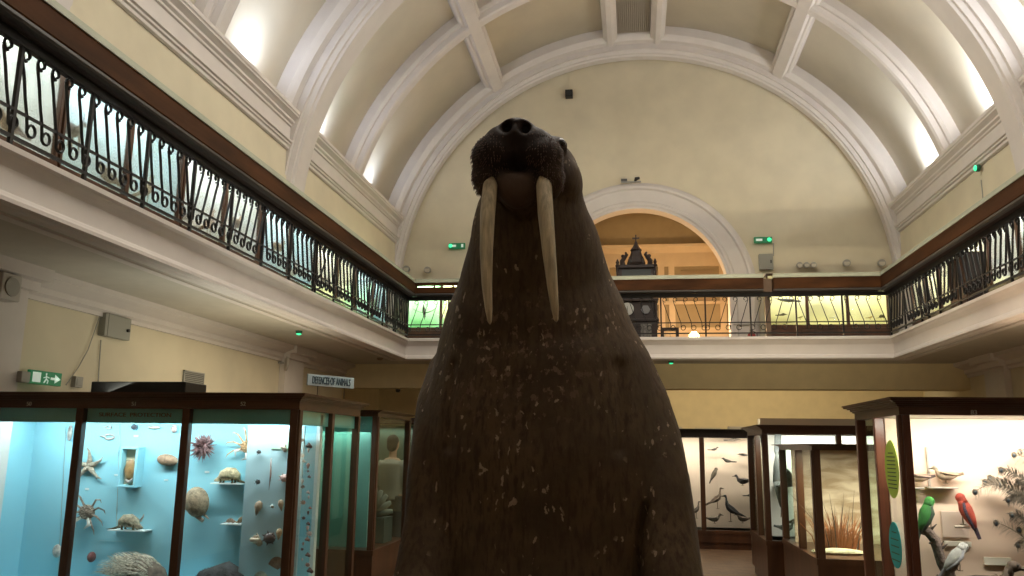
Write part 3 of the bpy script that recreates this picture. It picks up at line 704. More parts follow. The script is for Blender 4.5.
# pale nicks all over, larger pinkish scars on the chest
v = N.new('ShaderNodeTexVoronoi'); v.inputs['Scale'].default_value = 15; v.inputs['Randomness'].default_value = 1
mpv = N.new('ShaderNodeMapping'); mpv.inputs['Scale'].default_value = (1.9, 1, .6); mpv.inputs['Rotation'].default_value = (0, .3, 0)
nd = nz(5, (1, 1, 1)); md = N.new('ShaderNodeMixRGB'); md.inputs[0].default_value = .17; L.new(tc.outputs['Object'], md.inputs[1]); L.new(nd.outputs['Color'], md.inputs[2])
L.new(md.outputs[0], mpv.inputs['Vector']); L.new(mpv.outputs[0], v.inputs['Vector'])
nick = ramp(v.outputs['Distance'], .17, .23, (1, 1, 1, 1), (0, 0, 0, 1))
sel = ramp(nz(3.3, (1, 1, 1), 2).outputs['Fac'], .49, .55)
nk = mul(nick.outputs[0], sel.outputs[0])
c1 = mixc(nk.outputs[0], fine.outputs[0], (.33, .23, .15, 1))
patch = ramp(nz(19, (1.0, 1, .75), 4, .6).outputs['Fac'], .565, .61)
g = gate((-.82, 4.95, 2.30), (.75, 1.4, .62)); gr2 = ramp(g.outputs['Fac'], .15, .75)
pm = mul(patch.outputs[0], gr2.outputs[0])
c2 = mixc(pm.outputs[0], c1.outputs[0], (.19, .115, .075, 1))
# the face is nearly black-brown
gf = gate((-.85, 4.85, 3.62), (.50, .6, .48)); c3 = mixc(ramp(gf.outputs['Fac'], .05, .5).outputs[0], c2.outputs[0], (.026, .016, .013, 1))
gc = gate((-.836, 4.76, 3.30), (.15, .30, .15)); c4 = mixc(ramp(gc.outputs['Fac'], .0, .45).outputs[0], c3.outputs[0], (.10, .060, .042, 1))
L.new(c4.outputs[0], b.inputs['Base Color'])
bn = N.new('ShaderNodeBump'); bn.inputs['Strength'].default_value = .35; bn.inputs['Distance'].default_value = .02
L.new(nz(24, (1, 1, .5), 6).outputs['Fac'], bn.inputs['Height']); L.new(bn.outputs[0], b.inputs['Normal'])

wal = E('walrus', 'huge upright brown stuffed walrus with two long tusks, in the middle of the hall', 'walrus', (-.8, 5.6, .58))
mb = MB()
prof = [(.50, 5.80, -.72, .93), (.70, 5.79, -.715, .975), (.94, 5.76, -.715, .98), (1.29, 5.73, -.71, .955), (1.54, 5.70, -.717, .93), (1.80, 5.67, -.732, .89), (2.06, 5.65, -.753, .835), (2.325, 5.62, -.775, .745), (2.52, 5.60, -.795, .668),
        (2.72, 5.56, -.798, .598), (2.894, 5.48, -.800, .510), (3.03, 5.42, -.798, .468), (3.153, 5.38, -.800, .432), (3.246, 5.34, -.803, .402), (3.34, 5.31, -.798, .368), (3.43, 5.29, -.785, .335), (3.50, 5.28, -.775, .31), (3.56, 5.27, -.775, .285)]
mb.tube([(x, y, z) for z, y, x, a in prof], [a for *_, a in prof], 64, rb=[a*(.84 if z < 2.6 else .9) for z, y, x, a in prof], up=(0, 1, 0))
mb.ball((-.79, 5.26, 3.55), (.31, .32, .25), 32, 20)                     # skull
mb.ball((-.83, 5.02, 3.58), (.255, .26, .20), 32, 20)                    # bridge
mb.ball((-.832, 4.85, 3.655), (.125, .13, .115), 24, 16)                  # nose
mb.ball((-.925, 4.86, 3.60), (.12, .13, .12), 24, 16); mb.ball((-.745, 4.86, 3.595), (.125, .13, .12), 24, 16)
mb.ball((-.965, 4.85, 3.52), (.150, .14, .145), 24, 16); mb.ball((-.70, 4.85, 3.505), (.155, .14, .145), 24, 16)
mb.ball((-.995, 4.87, 3.40), (.118, .13, .150), 24, 16); mb.ball((-.662, 4.87, 3.385), (.122, .13, .150), 24, 16)
mb.ball((-.835, 5.00, 3.36), (.15, .18, .145), 24, 16); mb.ball((-.836, 4.84, 3.325), (.122, .115, .130), 24, 16)    # chin
mb.ball((-.63, 5.06, 3.655), (.095, .09, .075), 20, 12); mb.ball((-1.00, 5.08, 3.64), (.085, .085, .07), 20, 12)      # brows
mb.ball((-.62, 5.20, 3.45), (.17, .2, .22), 20, 12)
# fore limbs lying along the flanks, and their flippers
ARM = [(2.55, 5.66, .04, -.20, -1.36), (2.30, 5.60, .09, None, 0), (2.06, 5.50, .145, None, 0), (1.8, 5.42, .185, None, 0), (1.54, 5.36, .20, None, 0), (1.27, 5.28, .20, None, 0), (.95, 5.14, .195, None, 0), (.70, 4.95, .16, None, 0)]
SIL = {2.30: (425, 652), 2.06: (415, 671), 1.8: (409, 684), 1.54: (405, 694), 1.27: (402.5, 699.5), .95: (394.5, 705), .70: (393, 706)}
for sg in (1, -1):
    pts = []
    for z, y, r, xr, xl in ARM:
        if xr is not None: x = xr if sg > 0 else xl
        else:
            u = SIL[z][1 if sg > 0 else 0]; x = at(u, 400, y=y).x*1.0
            x = CAMP.x+(at(u, 400 if z > 1.9 else 520, y=y).x-CAMP.x)-sg*(r+.012)
        pts.append((x, y, z))
    mb.tube(pts, [a[2] for a in ARM], 20)
for cx, sg in ((.08, 1), (-1.42, -1)):
    mb.tube([(cx, 5.05, .72), (cx+sg*.05, 4.80, .64), (cx+sg*.14, 4.5, .62), (cx+sg*.18, 4.3, .61)], [.18, .24, .24, .12], 16, rb=[.12, .07, .045, .03])
mb.tube([(-.75, 6.2, .85), (-.75, 6.7, .78), (-.75, 7.1, .72), (-.75, 7.4, .68)], [.75, .55, .35, .16], 24, rb=[.35, .25, .15, .09])
for sg in (1, -1): mb.tube([(-.75+sg*.1, 7.2, .68), (-.75+sg*.25, 7.55, .64), (-.75+sg*.42, 7.85, .62)], [.14, .2, .1], 14, rb=[.08, .05, .03])
me = remeshed(mb, .0175, 5)
co = np.empty(len(me.vertices)*3); me.vertices.foreach_get('co', co); co = co.reshape(-1, 3)
def crease(line, w, depth, front=True):
    P = np.array(line, float); d = np.full(len(co), 9.)
    for a_, b_ in zip(P[:-1], P[1:]):
        ab = b_-a_; t_ = np.clip(((co[:, [0, 2]]-a_)@ab)/(ab@ab), 0, 1)
        d = np.minimum(d, np.hypot(*(co[:, [0, 2]]-a_-t_[:, None]*ab).T))
    f_ = np.exp(-(d/w)**2)*(co[:, 1] < 5.6)
    co[:, 1] += f_*depth
crease([(-.225, 2.25), (-.215, 2.05), (-.235, 1.75)], .04, .035)
crease([(-1.275, 2.25), (-1.28, 2.0), (-1.27, 1.75)], .04, .03)
crease([(-.08, 1.42), (-.105, 1.30), (-.125, 1.15), (-.13, .6)], .020, .05)
dch = np.hypot((co[:, 0]+.836)/.145, (co[:, 2]-3.33)/.150); co[:, 1] += .035*np.exp(-((dch-1)/.16)**2)*(co[:, 1] < 5.0)*(co[:, 2] < 3.45)
crease([(-.82, 2.7), (-.80, 1.9), (-.83, 1.2), (-.83, .7)], .03, .012)
for zc, x0, x1 in ((2.62, -1.1, -.5), (2.40, -1.2, -.4), (1.62, -1.1, -.5), (2.85, -1.05, -.55)):
    crease([(x0, zc+.03), ((x0+x1)/2, zc-.02), (x1, zc+.03)], .035, .004)
# mouth slit and nostrils
dm = np.linalg.norm((co-np.array((-.835, 4.80, 3.45)))/np.array((.085, .2, .05)), axis=1); co[:, 1] += .10*np.exp(-dm**2)
for nx, nz_ in ((-.884, 3.685), (-.782, 3.68)):
    d = np.linalg.norm((co-np.array((nx, 4.74, nz_)))/np.array((.034, .10, .040)), axis=1); co[:, 1] += .09*np.exp(-d**4)
rnd = np.random.RandomState(2)
w1 = sum(np.sin(co@rnd.normal(0, s_, 3)+rnd.rand()*6)*a_ for s_, a_ in ((3, .008), (4, .008), (7, .005), (9, .004), (14, .0025), (18, .002)))
co[:, 1] += w1; co[:, 0] += w1*.4
co[:, 2] = np.maximum(co[:, 2], .597)
me.vertices.foreach_set('co', co.ravel()); me.update()
me.transform(Matrix.Translation((.8, -5.6, -.58)))
# the hide texture is laid in hall coordinates
mp_fix = [n for n in N if n.type == 'TEX_COORD'][0]
gm = N.new('ShaderNodeNewGeometry')
for l in list(L):
    if l.from_node == mp_fix: L.new(gm.outputs['Position'], l.to_socket)
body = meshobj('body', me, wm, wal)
def wp(x, y, z): return (x+.8, y-5.6, z-.58)
ivory = M('aged_ivory', (.50, .40, .25), .45, var=.28, scale=7, stretch=(8, 8, .8), bump=.3, bscale=40)
MB().tube([wp(-.990, 4.86, 3.42), wp(-.990, 4.78, 3.32), wp(-.992, 4.72, 3.12), wp(-.990, 4.69, 2.90), wp(-.978, 4.665, 2.68), wp(-.962, 4.655, 2.53), wp(-.955, 4.655, 2.46), wp(-.953, 4.656, 2.445)], [.032, .045, .046, .040, .031, .022, .012, .003], 18).build('tusk', ivory, wal, smooth=True)
MB().tube([wp(-.665, 4.86, 3.41), wp(-.660, 4.78, 3.31), wp(-.642, 4.72, 3.11), wp(-.618, 4.69, 2.88), wp(-.594, 4.665, 2.66), wp(-.580, 4.655, 2.54), wp(-.572, 4.655, 2.47), wp(-.570, 4.656, 2.455)], [.034, .048, .047, .040, .031, .022, .013, .003], 18).build('tusk', ivory, wal, smooth=True)
wet = M('dark_wet_eye', (.01, .008, .008), .12)
lid = M('dark_lid', (.035, .02, .016), .5)
for x, z in ((-.580, 3.662), (-1.050, 3.65)):
    MB().ball(wp(x, 5.03, z), (.034, .045, .038), 14, 10).build('eye', wet, wal, smooth=True)
nm = M('nostril_lining', (.006, .004, .004), .8)
for x, z in ((-.884, 3.685), (-.782, 3.680)):
    MB().ball(wp(x, 4.835, z), (.034, .030, .040), 14, 10).build('nostril', nm, wal, smooth=True)
# moustache bristles
wk = M('reddish_bristles', (.10, .045, .03), .5)
mb = MB(); rw = random.Random(5)
bm_ = bmesh.new(); bm_.from_mesh(me); 
cand = [(v_.co.copy(), v_.normal.copy()) for v_ in bm_.verts if (3.30 < v_.co.z+.58 < 3.64 and v_.co.y+5.6 < 4.93 and abs(v_.co.x-.8+.83) < .29 and abs(v_.co.x-.8+.83) > .06)]
bm_.free()
rw.shuffle(cand)
for p_, n_ in cand[:700]:
    if (p_.z+.58) < 3.42 and abs(p_.x+.033) < .10: continue
    l_ = rw.uniform(.008, .018); dr = (n_+Vector((0, -.3, -.9))).normalized()
    mb.tube([p_-n_*.004, p_+dr*l_*.6, p_+dr*l_+Vector((0, 0, -.008))], [.0032, .0024, .0006], 4)
w_ = mb.build('whiskers', wk, wal); w_['kind'] = 'stuff'
# plinth shaped like an ice floe
ice = M('painted_ice_plinth', (.55, .56, .54), .6, var=.12, scale=3, bump=.6, bscale=4)
ri = random.Random(8); mb = MB(); lv = [(0, 1.0), (.18, 1.02), (.38, .97), (.54, .93), (.585, .88)]
nn = 28; rr = [1+.09*ri.uniform(-1, 1) for _ in range(nn)]
vs = []
for z, k_ in lv:
    for i in range(nn):
        a = 2*PI*i/nn; q = rr[i]*k_*(1+.02*ri.uniform(-1, 1)); vs.append((-.75+1.75*q*math.cos(a), 6.05+2.35*q*math.sin(a), z))
mb.add(vs, [tuple(range(nn))[::-1], tuple(range((len(lv)-1)*nn, len(lv)*nn))]+[(i*nn+k, i*nn+(k+1) % nn, (i+1)*nn+(k+1) % nn, (i+1)*nn+k) for i in range(len(lv)-1) for k in range(nn)])
tag(mb.build('display_plinth', ice), 'low rough white plinth like an ice floe carrying the walrus', 'plinth')

# ================================================================== FLOOR CASES
def floor_case(label, x0, x1, y0, y1, zt, fronts, sides, side='right', zglass=.45, hd=.085, cor=.075, pw=.08, wood=mahog, woodh=mahogh, post_d=.07, far=True, front_glass=True, topcol=None):
    """tall glazed museum case; fronts: x of the front uprights, sides: y of the uprights on the end that faces the nave"""
    t = E('display_case', label, 'display case', (x0, y0, 0)); O = Vector((x0, y0, 0))
    def bd(mb, name, m, par=t, bev=0): return mb.build(name, m, par, bevel=bev, xf=Matrix.Translation(-O))
    xs = x1 if side == 'right' else x0; sg = 1 if side == 'right' else -1
    zh = zt-cor-hd
    bd(MB().box(x0+.03, x1-.03, y0+.03, y1-.03, 0, .12).box(x0, x1, y0, y1, .12, zglass-.03).box(x0-.01, x1+.01, y0-.01, y1+.01, zglass-.06, zglass), 'base', wood)
    bd(MB().box(x0, x1, y0, y0+post_d, zh, zh+hd).box(x0, x1, y1-post_d, y1, zh, zh+hd).box(x0, x0+post_d, y0+post_d, y1-post_d, zh, zh+hd).box(x1-post_d, x1, y0+post_d, y1-post_d, zh, zh+hd), 'header', woodh)
    c = MB(); o = .0
    for (a, z_a, z_b) in ((.015, 0, .2), (.03, .2, .45), (.05, .45, .62), (.075, .62, .85), (.085, .85, 1.0)):
        c.box(x0-a, x1+a, y0-a, y1+a, zh+hd+cor*z_a, zh+hd+cor*z_b)
    bd(c, 'cornice', woodh)
    for x in fronts: bd(MB().box(x-pw/2, x+pw/2, y0-.008, y0+post_d, zglass, zh), 'front_mullion', wood, bev=.006)
    for y in sides: bd(MB().box(xs-sg*post_d, xs+sg*.008, y-pw/2, y+pw/2, zglass, zh), 'side_mullion', wood, bev=.006)
    for a, b_ in zip(fronts[:-1], fronts[1:]): bd(MB().box(a+pw/2-.01, b_-pw/2+.01, y0+.025, y0+.031, zglass-.005, zh+.005), 'front_glass', glass)
    for a, b_ in zip(sides[:-1], sides[1:]): bd(MB().box(xs-sg*.03, xs-sg*.036, a+pw/2-.01, b_-pw/2+.01, zglass-.005, zh+.005), 'side_glass', tglass)
    if far: bd(MB().box(x0+.03, x1-.03, y1-.036, y1-.03, zglass-.005, zh+.005), 'rear_glass', tglass)
    return t, O, bd, zh

# ---- left case with the light blue backboard
t, O, bd, zh = floor_case('long mahogany case left of the walrus, light blue inside, numbered 50 to 52', -6.85, -3.42, 7.9, 9.78, 2.25, [-6.865, -5.79, -4.615, -3.47], [7.95, 8.86, 9.74], zglass=.22)
YBB = 8.62
bd(MB().box(-6.84, -3.50, YBB, YBB+.03, .24, 2.09), 'backboard', blueboard)
bd(MB().box(-6.845, -6.835, 7.935, YBB, .24, 2.09), 'end_board', blueboard)
bd(MB().box(-5.62, -3.55, 8.12, YBB-.005, .24, .36), 'step', blueboard)
bd(MB().box(-3.50, -3.46, YBB-.02, YBB+.05, .24, 2.09), 'backboard_edge', M('white_edge', (.8, .86, .88), .6))
bd(MB().box(-6.84, -3.44, 7.96, YBB, .21, .24), 'case_floor', blueboard)
bd(MB().box(-6.84, -3.50, 7.97, 7.985, 1.945, 2.09), 'valance', tealpaint)
bd(MB().box(-3.475, -3.46, 7.99, 9.7, 1.945, 2.09), 'side_valance', tealpaint)
bd(MB().box(-6.84, -3.44, 7.93, 9.76, 2.09, 2.10), 'ceiling_board', whiteboard)
bd(MB().box(-6.72, -4.2, 9.2, 9.23, .45, 2.09), 'rear_board', tealboard)
bd(MB().box(-3.70, -3.62, 9.4, 9.42, .45, 1.94), 'rear_divider', tealboard)
for u, s_ in ((29, '50'), (134, '51'), (243, '52')):
    p = at(u, 404, y=7.885); textmesh(s_, .058, silver, (p.x-O.x, p.y-O.y, p.z), t, name='case_number')
p = at(135, 415, y=7.965); textmesh('SURFACE  PROTECTION', .058, inkred, (p.x-O.x, p.y-O.y, p.z), t, name='title_lettering', sx=1.28)
for xx in (-6.2, -5.15, -4.05):
    L_ = light('AREA', 'case_tube', (xx, 8.12, 2.05), 12, (.86, .96, 1), size=1.0, sizey=.05); L_.rotation_euler = (math.radians(24), 0, 0)
light('AREA', 'case_tube', (-4.5, 9.48, 2.05), 9, (.80, 1, .95), size=2.0, sizey=.05)
# slim rods and small labels on the backboard
for u, v0, v1, l in ((66, 425, 576, 'thin pale rod left of the first post in the blue case'), (120, 425, 534, 'thin grey rod above the bristly animal in the blue case')):
    a, c = at(u, v0, y=YBB-.01), at(u-8 if u == 66 else u-4, v1, y=YBB-.01)
    tag(MB().tube([a, c], .003, 4).build('hanging_rod', greyplastic), l, 'rod')
spec = []
def card(u, v, w, h, label, y=YBB-.006, m=whitecard):
    p = at(u, v, y=y); o = MB().box(-w/2, w/2, -.002, .002, -h/2, h/2).build('label_card', m); o.location = p
    return tag(o, label, 'label')
card(87, 489, .045, .02, 'tiny white label under the starfish')
card(116, 475, .04, .016, 'tiny white label left of the framed specimen box')
card(136, 436, .05, .018, 'tiny white label above the framed specimen box')
card(166, 480, .045, .014, 'tiny white label under the brown oval specimen')
card(207, 472, .05, .018, 'tiny white label left of the shelf pangolin')
card(112, 541, .30, .004, 'thin dark ruled line of wall text under the crab', m=greyboard)
def shelf(u0, u1, v, label, dep=.16, y=YBB):
    a, c = at(u0, v, y=y-.1), at(u1, v, y=y-.1)
    o = MB().box(a.x, c.x, y-dep, y, a.z-.008, a.z+.004).build('small_shelf', whitecard); return tag(o, label, 'shelf'), a.z+.004, (a.x+c.x)/2
# 1 starfish
def starfish(label, p, R_, col, name='starfish', arms=5, irr=0):
    t_ = E(name, label, 'starfish', p); m = M('starfish_skin', col, .8, var=.3, scale=30, bump=.8, bscale=50)
    mb = MB().ball((0, 0, 0), (R_*.26, R_*.16, R_*.26), 12, 8)
    for k in range(arms):
        a = PI/2+2*PI*k/arms+irr*math.sin(k*2.3); l_ = R_*(1+.15*math.sin(k*3))
        mb.tube([(0, 0, 0), (l_*.4*math.cos(a), 0, l_*.4*math.sin(a)), (l_*.75*math.cos(a+.08), -.008, l_*.75*math.sin(a+.08)), (l_*math.cos(a+.2), -.012, l_*math.sin(a+.2))], [R_*.17, R_*.11, R_*.06, R_*.015], 8)
        for j in range(5):
            f_ = .2+.15*j; mb.tube([(l_*f_*math.cos(a), -.01, l_*f_*math.sin(a)), (l_*f_*math.cos(a), -.035, l_*f_*math.sin(a)+.005)], [.006, .001], 4)
    mb.build('body', m, t_, smooth=True); return t_
starfish('knobbly beige starfish high in the blue case beside the first post', at(89, 466, y=YBB-.03), .21, (.42, .34, .26), irr=.15)
# crabs
def crab(label, p, R_, col, rot=0, leg=1.0):
    t_ = E('spiny_crab', label, 'crab', p, (0, rot, 0)); m = M('crab_shell_%d' % int(col[0]*99), col, .6, var=.4, scale=30, bump=.8, bscale=60)
    mb = MB().ball((0, 0, 0), (R_*.45, R_*.2, R_*.38), 14, 9)
    for k in range(22):
        a = k*2.4; r = R_*.36*math.sqrt(k/22); mb.tube([(r*math.cos(a), -R_*.15, r*math.sin(a)), (r*math.cos(a)*1.2, -R_*.30, r*math.sin(a)*1.2)], [R_*.04, .001], 4)
    mb.build('carapace', m, t_, smooth=True)
    for s in (1, -1):
        for k in range(4):
            a = math.radians(-50+34*k); c_, s_ = s*math.cos(a), math.sin(a); l_ = R_*leg
            MB().tube([(c_*R_*.3, 0, s_*R_*.3), (c_*l_*.75, -R_*.2, s_*l_*.75+R_*.12), (c_*l_*1.05, -R_*.1, s_*l_*1.0-R_*.05), (c_*l_*1.1, 0, s_*l_*1.05-R_*.25)], [R_*.06, R_*.05, R_*.035, R_*.008], 5).build('leg', m, t_)
        MB().tube([(s*R_*.2, -R_*.1, -R_*.3), (s*R_*.45, -R_*.25, -R_*.55), (s*R_*.25, -R_*.3, -R_*.78)], [R_*.07, R_*.12, R_*.03], 7).build('claw', M('pale_claw', (.62, .58, .52), .5), t_, smooth=True)
    return t_
crab('brown spiny crab with white claws under the starfish in the blue case', at(87, 512, y=YBB-.06), .21, (.30, .22, .17), .15)
crab('orange long-legged crab at the top right of the blue backboard', at(247, 447, y=YBB-.05), .17, (.62, .36, .18), .5, 1.25)
# small jaws, rings and shells along the top row
def ringbone(label, p, col=(.45, .38, .34), n='bone_ring'):
    pts = [(.055*math.cos(a)*(1+.4*math.cos(a)), 0, .026*math.sin(a)) for a in [i*2*PI/16 for i in range(17)]]
    o = MB().tube(pts, .009, 6).tube([(-.03, 0, 0), (-.10, -.01, .01)], [.01, .004], 5).build(n, M('bone', col, .6), smooth=True); o.location = p
    return tag(o, label, 'bone')
ringbone('small oval bone ring on the blue board under the top row', at(108, 437, y=YBB-.01))
o = ringbone('smaller dark bone ring in the very top row of the blue board', at(108, 427.5, y=YBB-.01), (.30, .26, .25)); o.scale = (.6, 1, .7)
def lump(name, label, cat, p, r, col, rough=.7, spikes=0, sl=.02, rot=(0, 0, 0)):
    mb = MB().ball((0, 0, 0), r, 14, 10); rk = random.Random(int(abs(p[0])*1000))
    for k in range(spikes):
        d = Vector((rk.gauss(0, 1), -abs(rk.gauss(0, 1)), rk.gauss(0, 1))).normalized(); q = Vector((d.x*r[0], d.y*r[1], d.z*r[2]))
        mb.tube([q*.9, q+d*sl*rk.uniform(.6, 1)], [sl*.09+.002, .0008], 4)
    o = mb.build(name, M('lump_%s_%d' % (name, int(col[0]*99)), col, rough, var=.4, scale=25, bump=.5, bscale=50), smooth=True); o.location = p; o.rotation_euler = rot
    return tag(o, label, cat)
lump('dark_shell', 'small dark shell in the top row left of the blue case middle post', 'shell', at(134, 427, y=YBB-.02), (.035, .02, .03), (.07, .08, .10))
lump('pale_shell', 'flat pale shell in the top row of the blue board, second from the post', 'shell', at(154, 427.5, y=YBB-.02), (.075, .02, .018), (.52, .50, .42))
lump('pink_shell', 'small pink shell in the top row touching the middle post', 'shell', at(174, 429, y=YBB-.02), (.035, .02, .04), (.60, .45, .42))
lump('oval_chiton', 'brown scaly oval specimen left of the middle post in the blue case', 'fossil', at(167.5, 460, y=YBB-.05), (.125, .05, .062), (.36, .22, .14), rot=(0, .12, 0))
# sea urchin
lump('sea_urchin', 'large spiky purple-brown sea urchin at the top of the third blue pane', 'sea urchin', at(204, 447, y=YBB-.09), (.07, .06, .07), (.30, .17, .17), spikes=150, sl=.10)
# framed box
p = at(130, 467, y=YBB-.10); tb = E('specimen_box', 'upright light blue frame box holding a brown specimen in the middle pane', 'box', p)
MB().box(-.11, .10, -.04, .10, -.215, -.19).box(-.11, .10, -.04, .10, .19, .215).box(-.11, -.085, -.04, .10, -.19, .19).box(.075, .10, -.04, .10, -.19, .19).build('frame', blueboard, tb, bevel=.004)
MB().box(-.085, .075, .05, .07, -.19, .19).build('backing', M('straw_backing', (.62, .55, .38), .8), tb)
MB().ball((-.005, .02, -.03), (.07, .03, .11), 14, 10).build('specimen', M('tan_preserved_skin', (.36, .20, .08), .5, var=.3, scale=20), tb, smooth=True)
MB().tube([(-.04, .01, -.14), (0, .0, -.16), (.04, .01, -.13)], .014, 6).build('bone', M('bone', (.45, .38, .34)), tb)
# beasts
o1, z_, x_ = shelf(111, 147, 529.5, 'small white shelf under the horned beast in the middle blue pane')
beast('beige horned armoured beast on a white shelf in the middle blue pane', (x_, YBB-.10, z_), 0, .30, (.34, .27, .18), kind='hump')
MB().tube([(.12, 0, .09), (.16, -.02, .14), (.17, -.02, .17)], [.015, .01, .002], 5).build('horn', M('bone', (.45, .38, .34)), bpy.data.objects['stuffed_animal'] if False else [o for o in bpy.data.objects if o.get('label', '').startswith('beige horned armoured')][0])
o1, z_, x_ = shelf(213, 243, 483, 'small white shelf under the scaly pangolin in the third blue pane')
beast('straw-coloured scaly pangolin on a shelf in the third blue pane', (x_, YBB-.10, z_), PI, .30, (.50, .38, .22), kind='hump', name='stuffed_pangolin')
p = at(197, 502, y=YBB-.14); lump('rolled_armadillo', 'round scaly armadillo climbing a slanted bar right of the middle post', 'stuffed animal', p, (.13, .10, .16), (.34, .24, .15), rot=(0, -.25, 0))
tag(MB().tube([at(184, 506, y=YBB-.14), at(203, 521, y=YBB-.14)], .022, 8).tube([at(198, 509, y=YBB-.10), at(209, 519, y=YBB-.1)], [.03, .004], 6).build('slanted_bar', M('tan_wood', (.40, .28, .2), .6)), 'slanted brown wooden bar under the round armadillo', 'bar')
o1, z_, x_ = shelf(223, 247, 523.5, 'small white shelf with two little animals low in the third blue pane')
p = at(231, 518, y=YBB-.09); beast('tiny brown shrew-like animal, left one on the lowest small shelf', (p.x, YBB-.09, z_), 0, .11, (.30, .18, .12), kind='armadillo')
p = at(243, 516, y=YBB-.09); beast('small upright brown animal, right one on the lowest small shelf', (p.x, YBB-.09, z_), PI, .14, (.30, .20, .10), kind='hump')
# big animals at the foot of the case
def quilled(label, p, L_, col, qcol, n, ql, name):
    t_ = E(name, label, 'stuffed animal', p); mk_ = M('hide_'+name, col, .8, var=.4, scale=20)
    MB().tube([(-.5*L_, 0, -.05), (-.35*L_, 0, .04), (0, 0, .07), (.3*L_, 0, .03), (.45*L_, 0, -.02), (.6*L_, 0, -.06)], [.05, .15*L_*2, .20*L_*2, .15*L_*2, .09*L_*2, .02], 14).build('body', mk_, t_, smooth=True)
    for s in (1, -1):
        for lx in (-.25, .25): MB().tube([(lx*L_, s*.07, -.02), (lx*L_, s*.08, -.2)], [.05, .035], 7).build('leg', mk_, t_)
    rq = random.Random(4); mb = MB()
    for k in range(n):
        x = rq.uniform(-.42, .32)*L_; a = rq.uniform(-1.2, 1.2); r = .19*L_*2*(1-(x/L_)**2*1.5)
        q = Vector((x, -math.sin(a)*r, .04+math.cos(a)*r*.85)); d = Vector((-.9 if ql > .06 else -.5, -math.sin(a)*.5, math.cos(a)*.9)).normalized()
        l_ = ql*rq.uniform(.6, 1.1); mb.tube([q, q+d*l_*.5, q+d*l_+Vector((0, 0, -.2*l_))], [.005, .004, .0008], 4)
    o_ = mb.build('quills', qcol, t_); o_['kind'] = 'stuff'
    MB().ball((.52*L_, -.05, .0), .012, 6, 4).build('eye', blackmat, t_)
    return t_
quilled('bristling cream and brown quilled porcupine at the foot of the middle blue pane', at(140, 585, y=YBB-.28), .55, (.16, .11, .08), M('cream_quills', (.55, .47, .36), .6, var=.5, scale=40), 420, .22, 'porcupine')
quilled('dark grey bristly beast at the foot of the third blue pane', at(224, 592, y=YBB-.26), .58, (.05, .045, .045), M('dark_bristles', (.08, .07, .07), .7), 420, .05, 'bristly_beast')
lump('red_cone_shell', 'dark red domed shell low in the middle blue pane beside the first post', 'shell', at(91.5, 557, y=YBB-.05), (.045, .045, .055), (.22, .06, .06))
lump('pale_fan_shell', 'pale pink fan shell low in the first blue pane against the post', 'shell', at(57, 551, y=YBB-.05), (.05, .03, .07), (.62, .52, .46))
lump('long_grey_shell', 'slim grey shell at the top of the first blue pane beside the post', 'shell', at(70, 433, y=YBB-.03), (.028, .02, .09), (.34, .32, .30))
# shell board
p0, p1 = at(249, 424, y=8.30), at(314, 424, y=8.30)
sb = tag(MB().box(p0.x, -3.515, 8.30, 8.325, .25, 1.94).build('shell_board', greyboard), 'grey-blue board carrying rows of shells at the right of the blue case', 'board')
tag(MB().box(at(283, 430, y=8.29).x-.12, at(283, 430, y=8.29).x+.10, 8.292, 8.299, 1.70, 1.87).build('green_card', M('pale_green_card', (.42, .62, .45), .8)), 'pale green square card at the top of the shell board', 'card')
def shell(kind, label, u, v, s_, col, rot=0, group=None):
    p = at(u, v, y=8.27)
    if kind == 'spiral':
        mb = MB(); pts = []; rr_ = []
        for i in range(40):
            f_ = i/39; a = f_*6*PI; r = s_*.42*(1-f_)**1.2; pts.append((r*math.cos(a), r*math.sin(a)*.7, s_*(.9*f_-.3))); rr_.append(s_*.30*(1-f_)+.001)
        mb.tube(pts, rr_, 7); nm_ = 'spiral_shell'
    elif kind == 'fan':
        mb = MB(); vs = [(0, 0, -s_*.5)]; n_ = 17
        for ring in (.5, 1.0):
            for i in range(n_):
                a = math.radians(25+130*i/(n_-1)); vs.append((s_*.75*ring*math.cos(a), -s_*.25*math.sin(PI*ring*.5)*(1+.15*(i % 2)), -s_*.5+s_*ring*math.sin(a)))
        vs2 = [(x, y+.006, z) for x, y, z in vs]; k_ = len(vs)
        fs = [(0, 1+i, 2+i) for i in range(n_-1)]+[(1+i, 1+n_+i, 2+n_+i, 2+i) for i in range(n_-1)]
        mb.add(vs+vs2, fs+[tuple(j+k_ for j in f_)[::-1] for f_ in fs]); nm_ = 'fan_shell'
    elif kind == 'cone':
        mb = MB().tube([(0, 0, s_*.55), (0, 0, s_*.4), (0, 0, s_*.1), (0, 0, -s_*.3), (0, 0, -s_*.62)], [s_*.08, s_*.26, s_*.32, s_*.17, s_*.02], 12); nm_ = 'cone_shell'
    elif kind == 'rod':
        mb = MB().tube([(0, 0, s_), (s_*.05, 0, 0), (0, 0, -s_)], [s_*.03, s_*.06, s_*.015], 7); nm_ = 'pencil_spine'
    else:
        mb = MB().ball((0, 0, 0), (s_*.5, s_*.3, s_*.42), 12, 8)
        for k in range(7): a = k*.9; mb.tube([(s_*.4*math.cos(a), -.01, s_*.35*math.sin(a)), (s_*.65*math.cos(a), -.02, s_*.6*math.sin(a))], [s_*.09, .001], 5)
        nm_ = 'knobbly_shell'
    o = mb.build(nm_, M('shell_%d_%d' % (int(col[0]*20), int(col[2]*20)), col, .45, var=.35, scale=18), smooth=(kind != 'fan')); o.location = p; o.rotation_euler = (0, rot, 0)
    return tag(o, label, 'shell', group)
W_ = ' on the shell board'
shell('knob', 'small black shell, top left'+W_, 259, 452, .05, (.06, .06, .06)); shell('rod', 'short thin spine, top middle'+W_, 272, 450, .04, (.35, .32, .3))
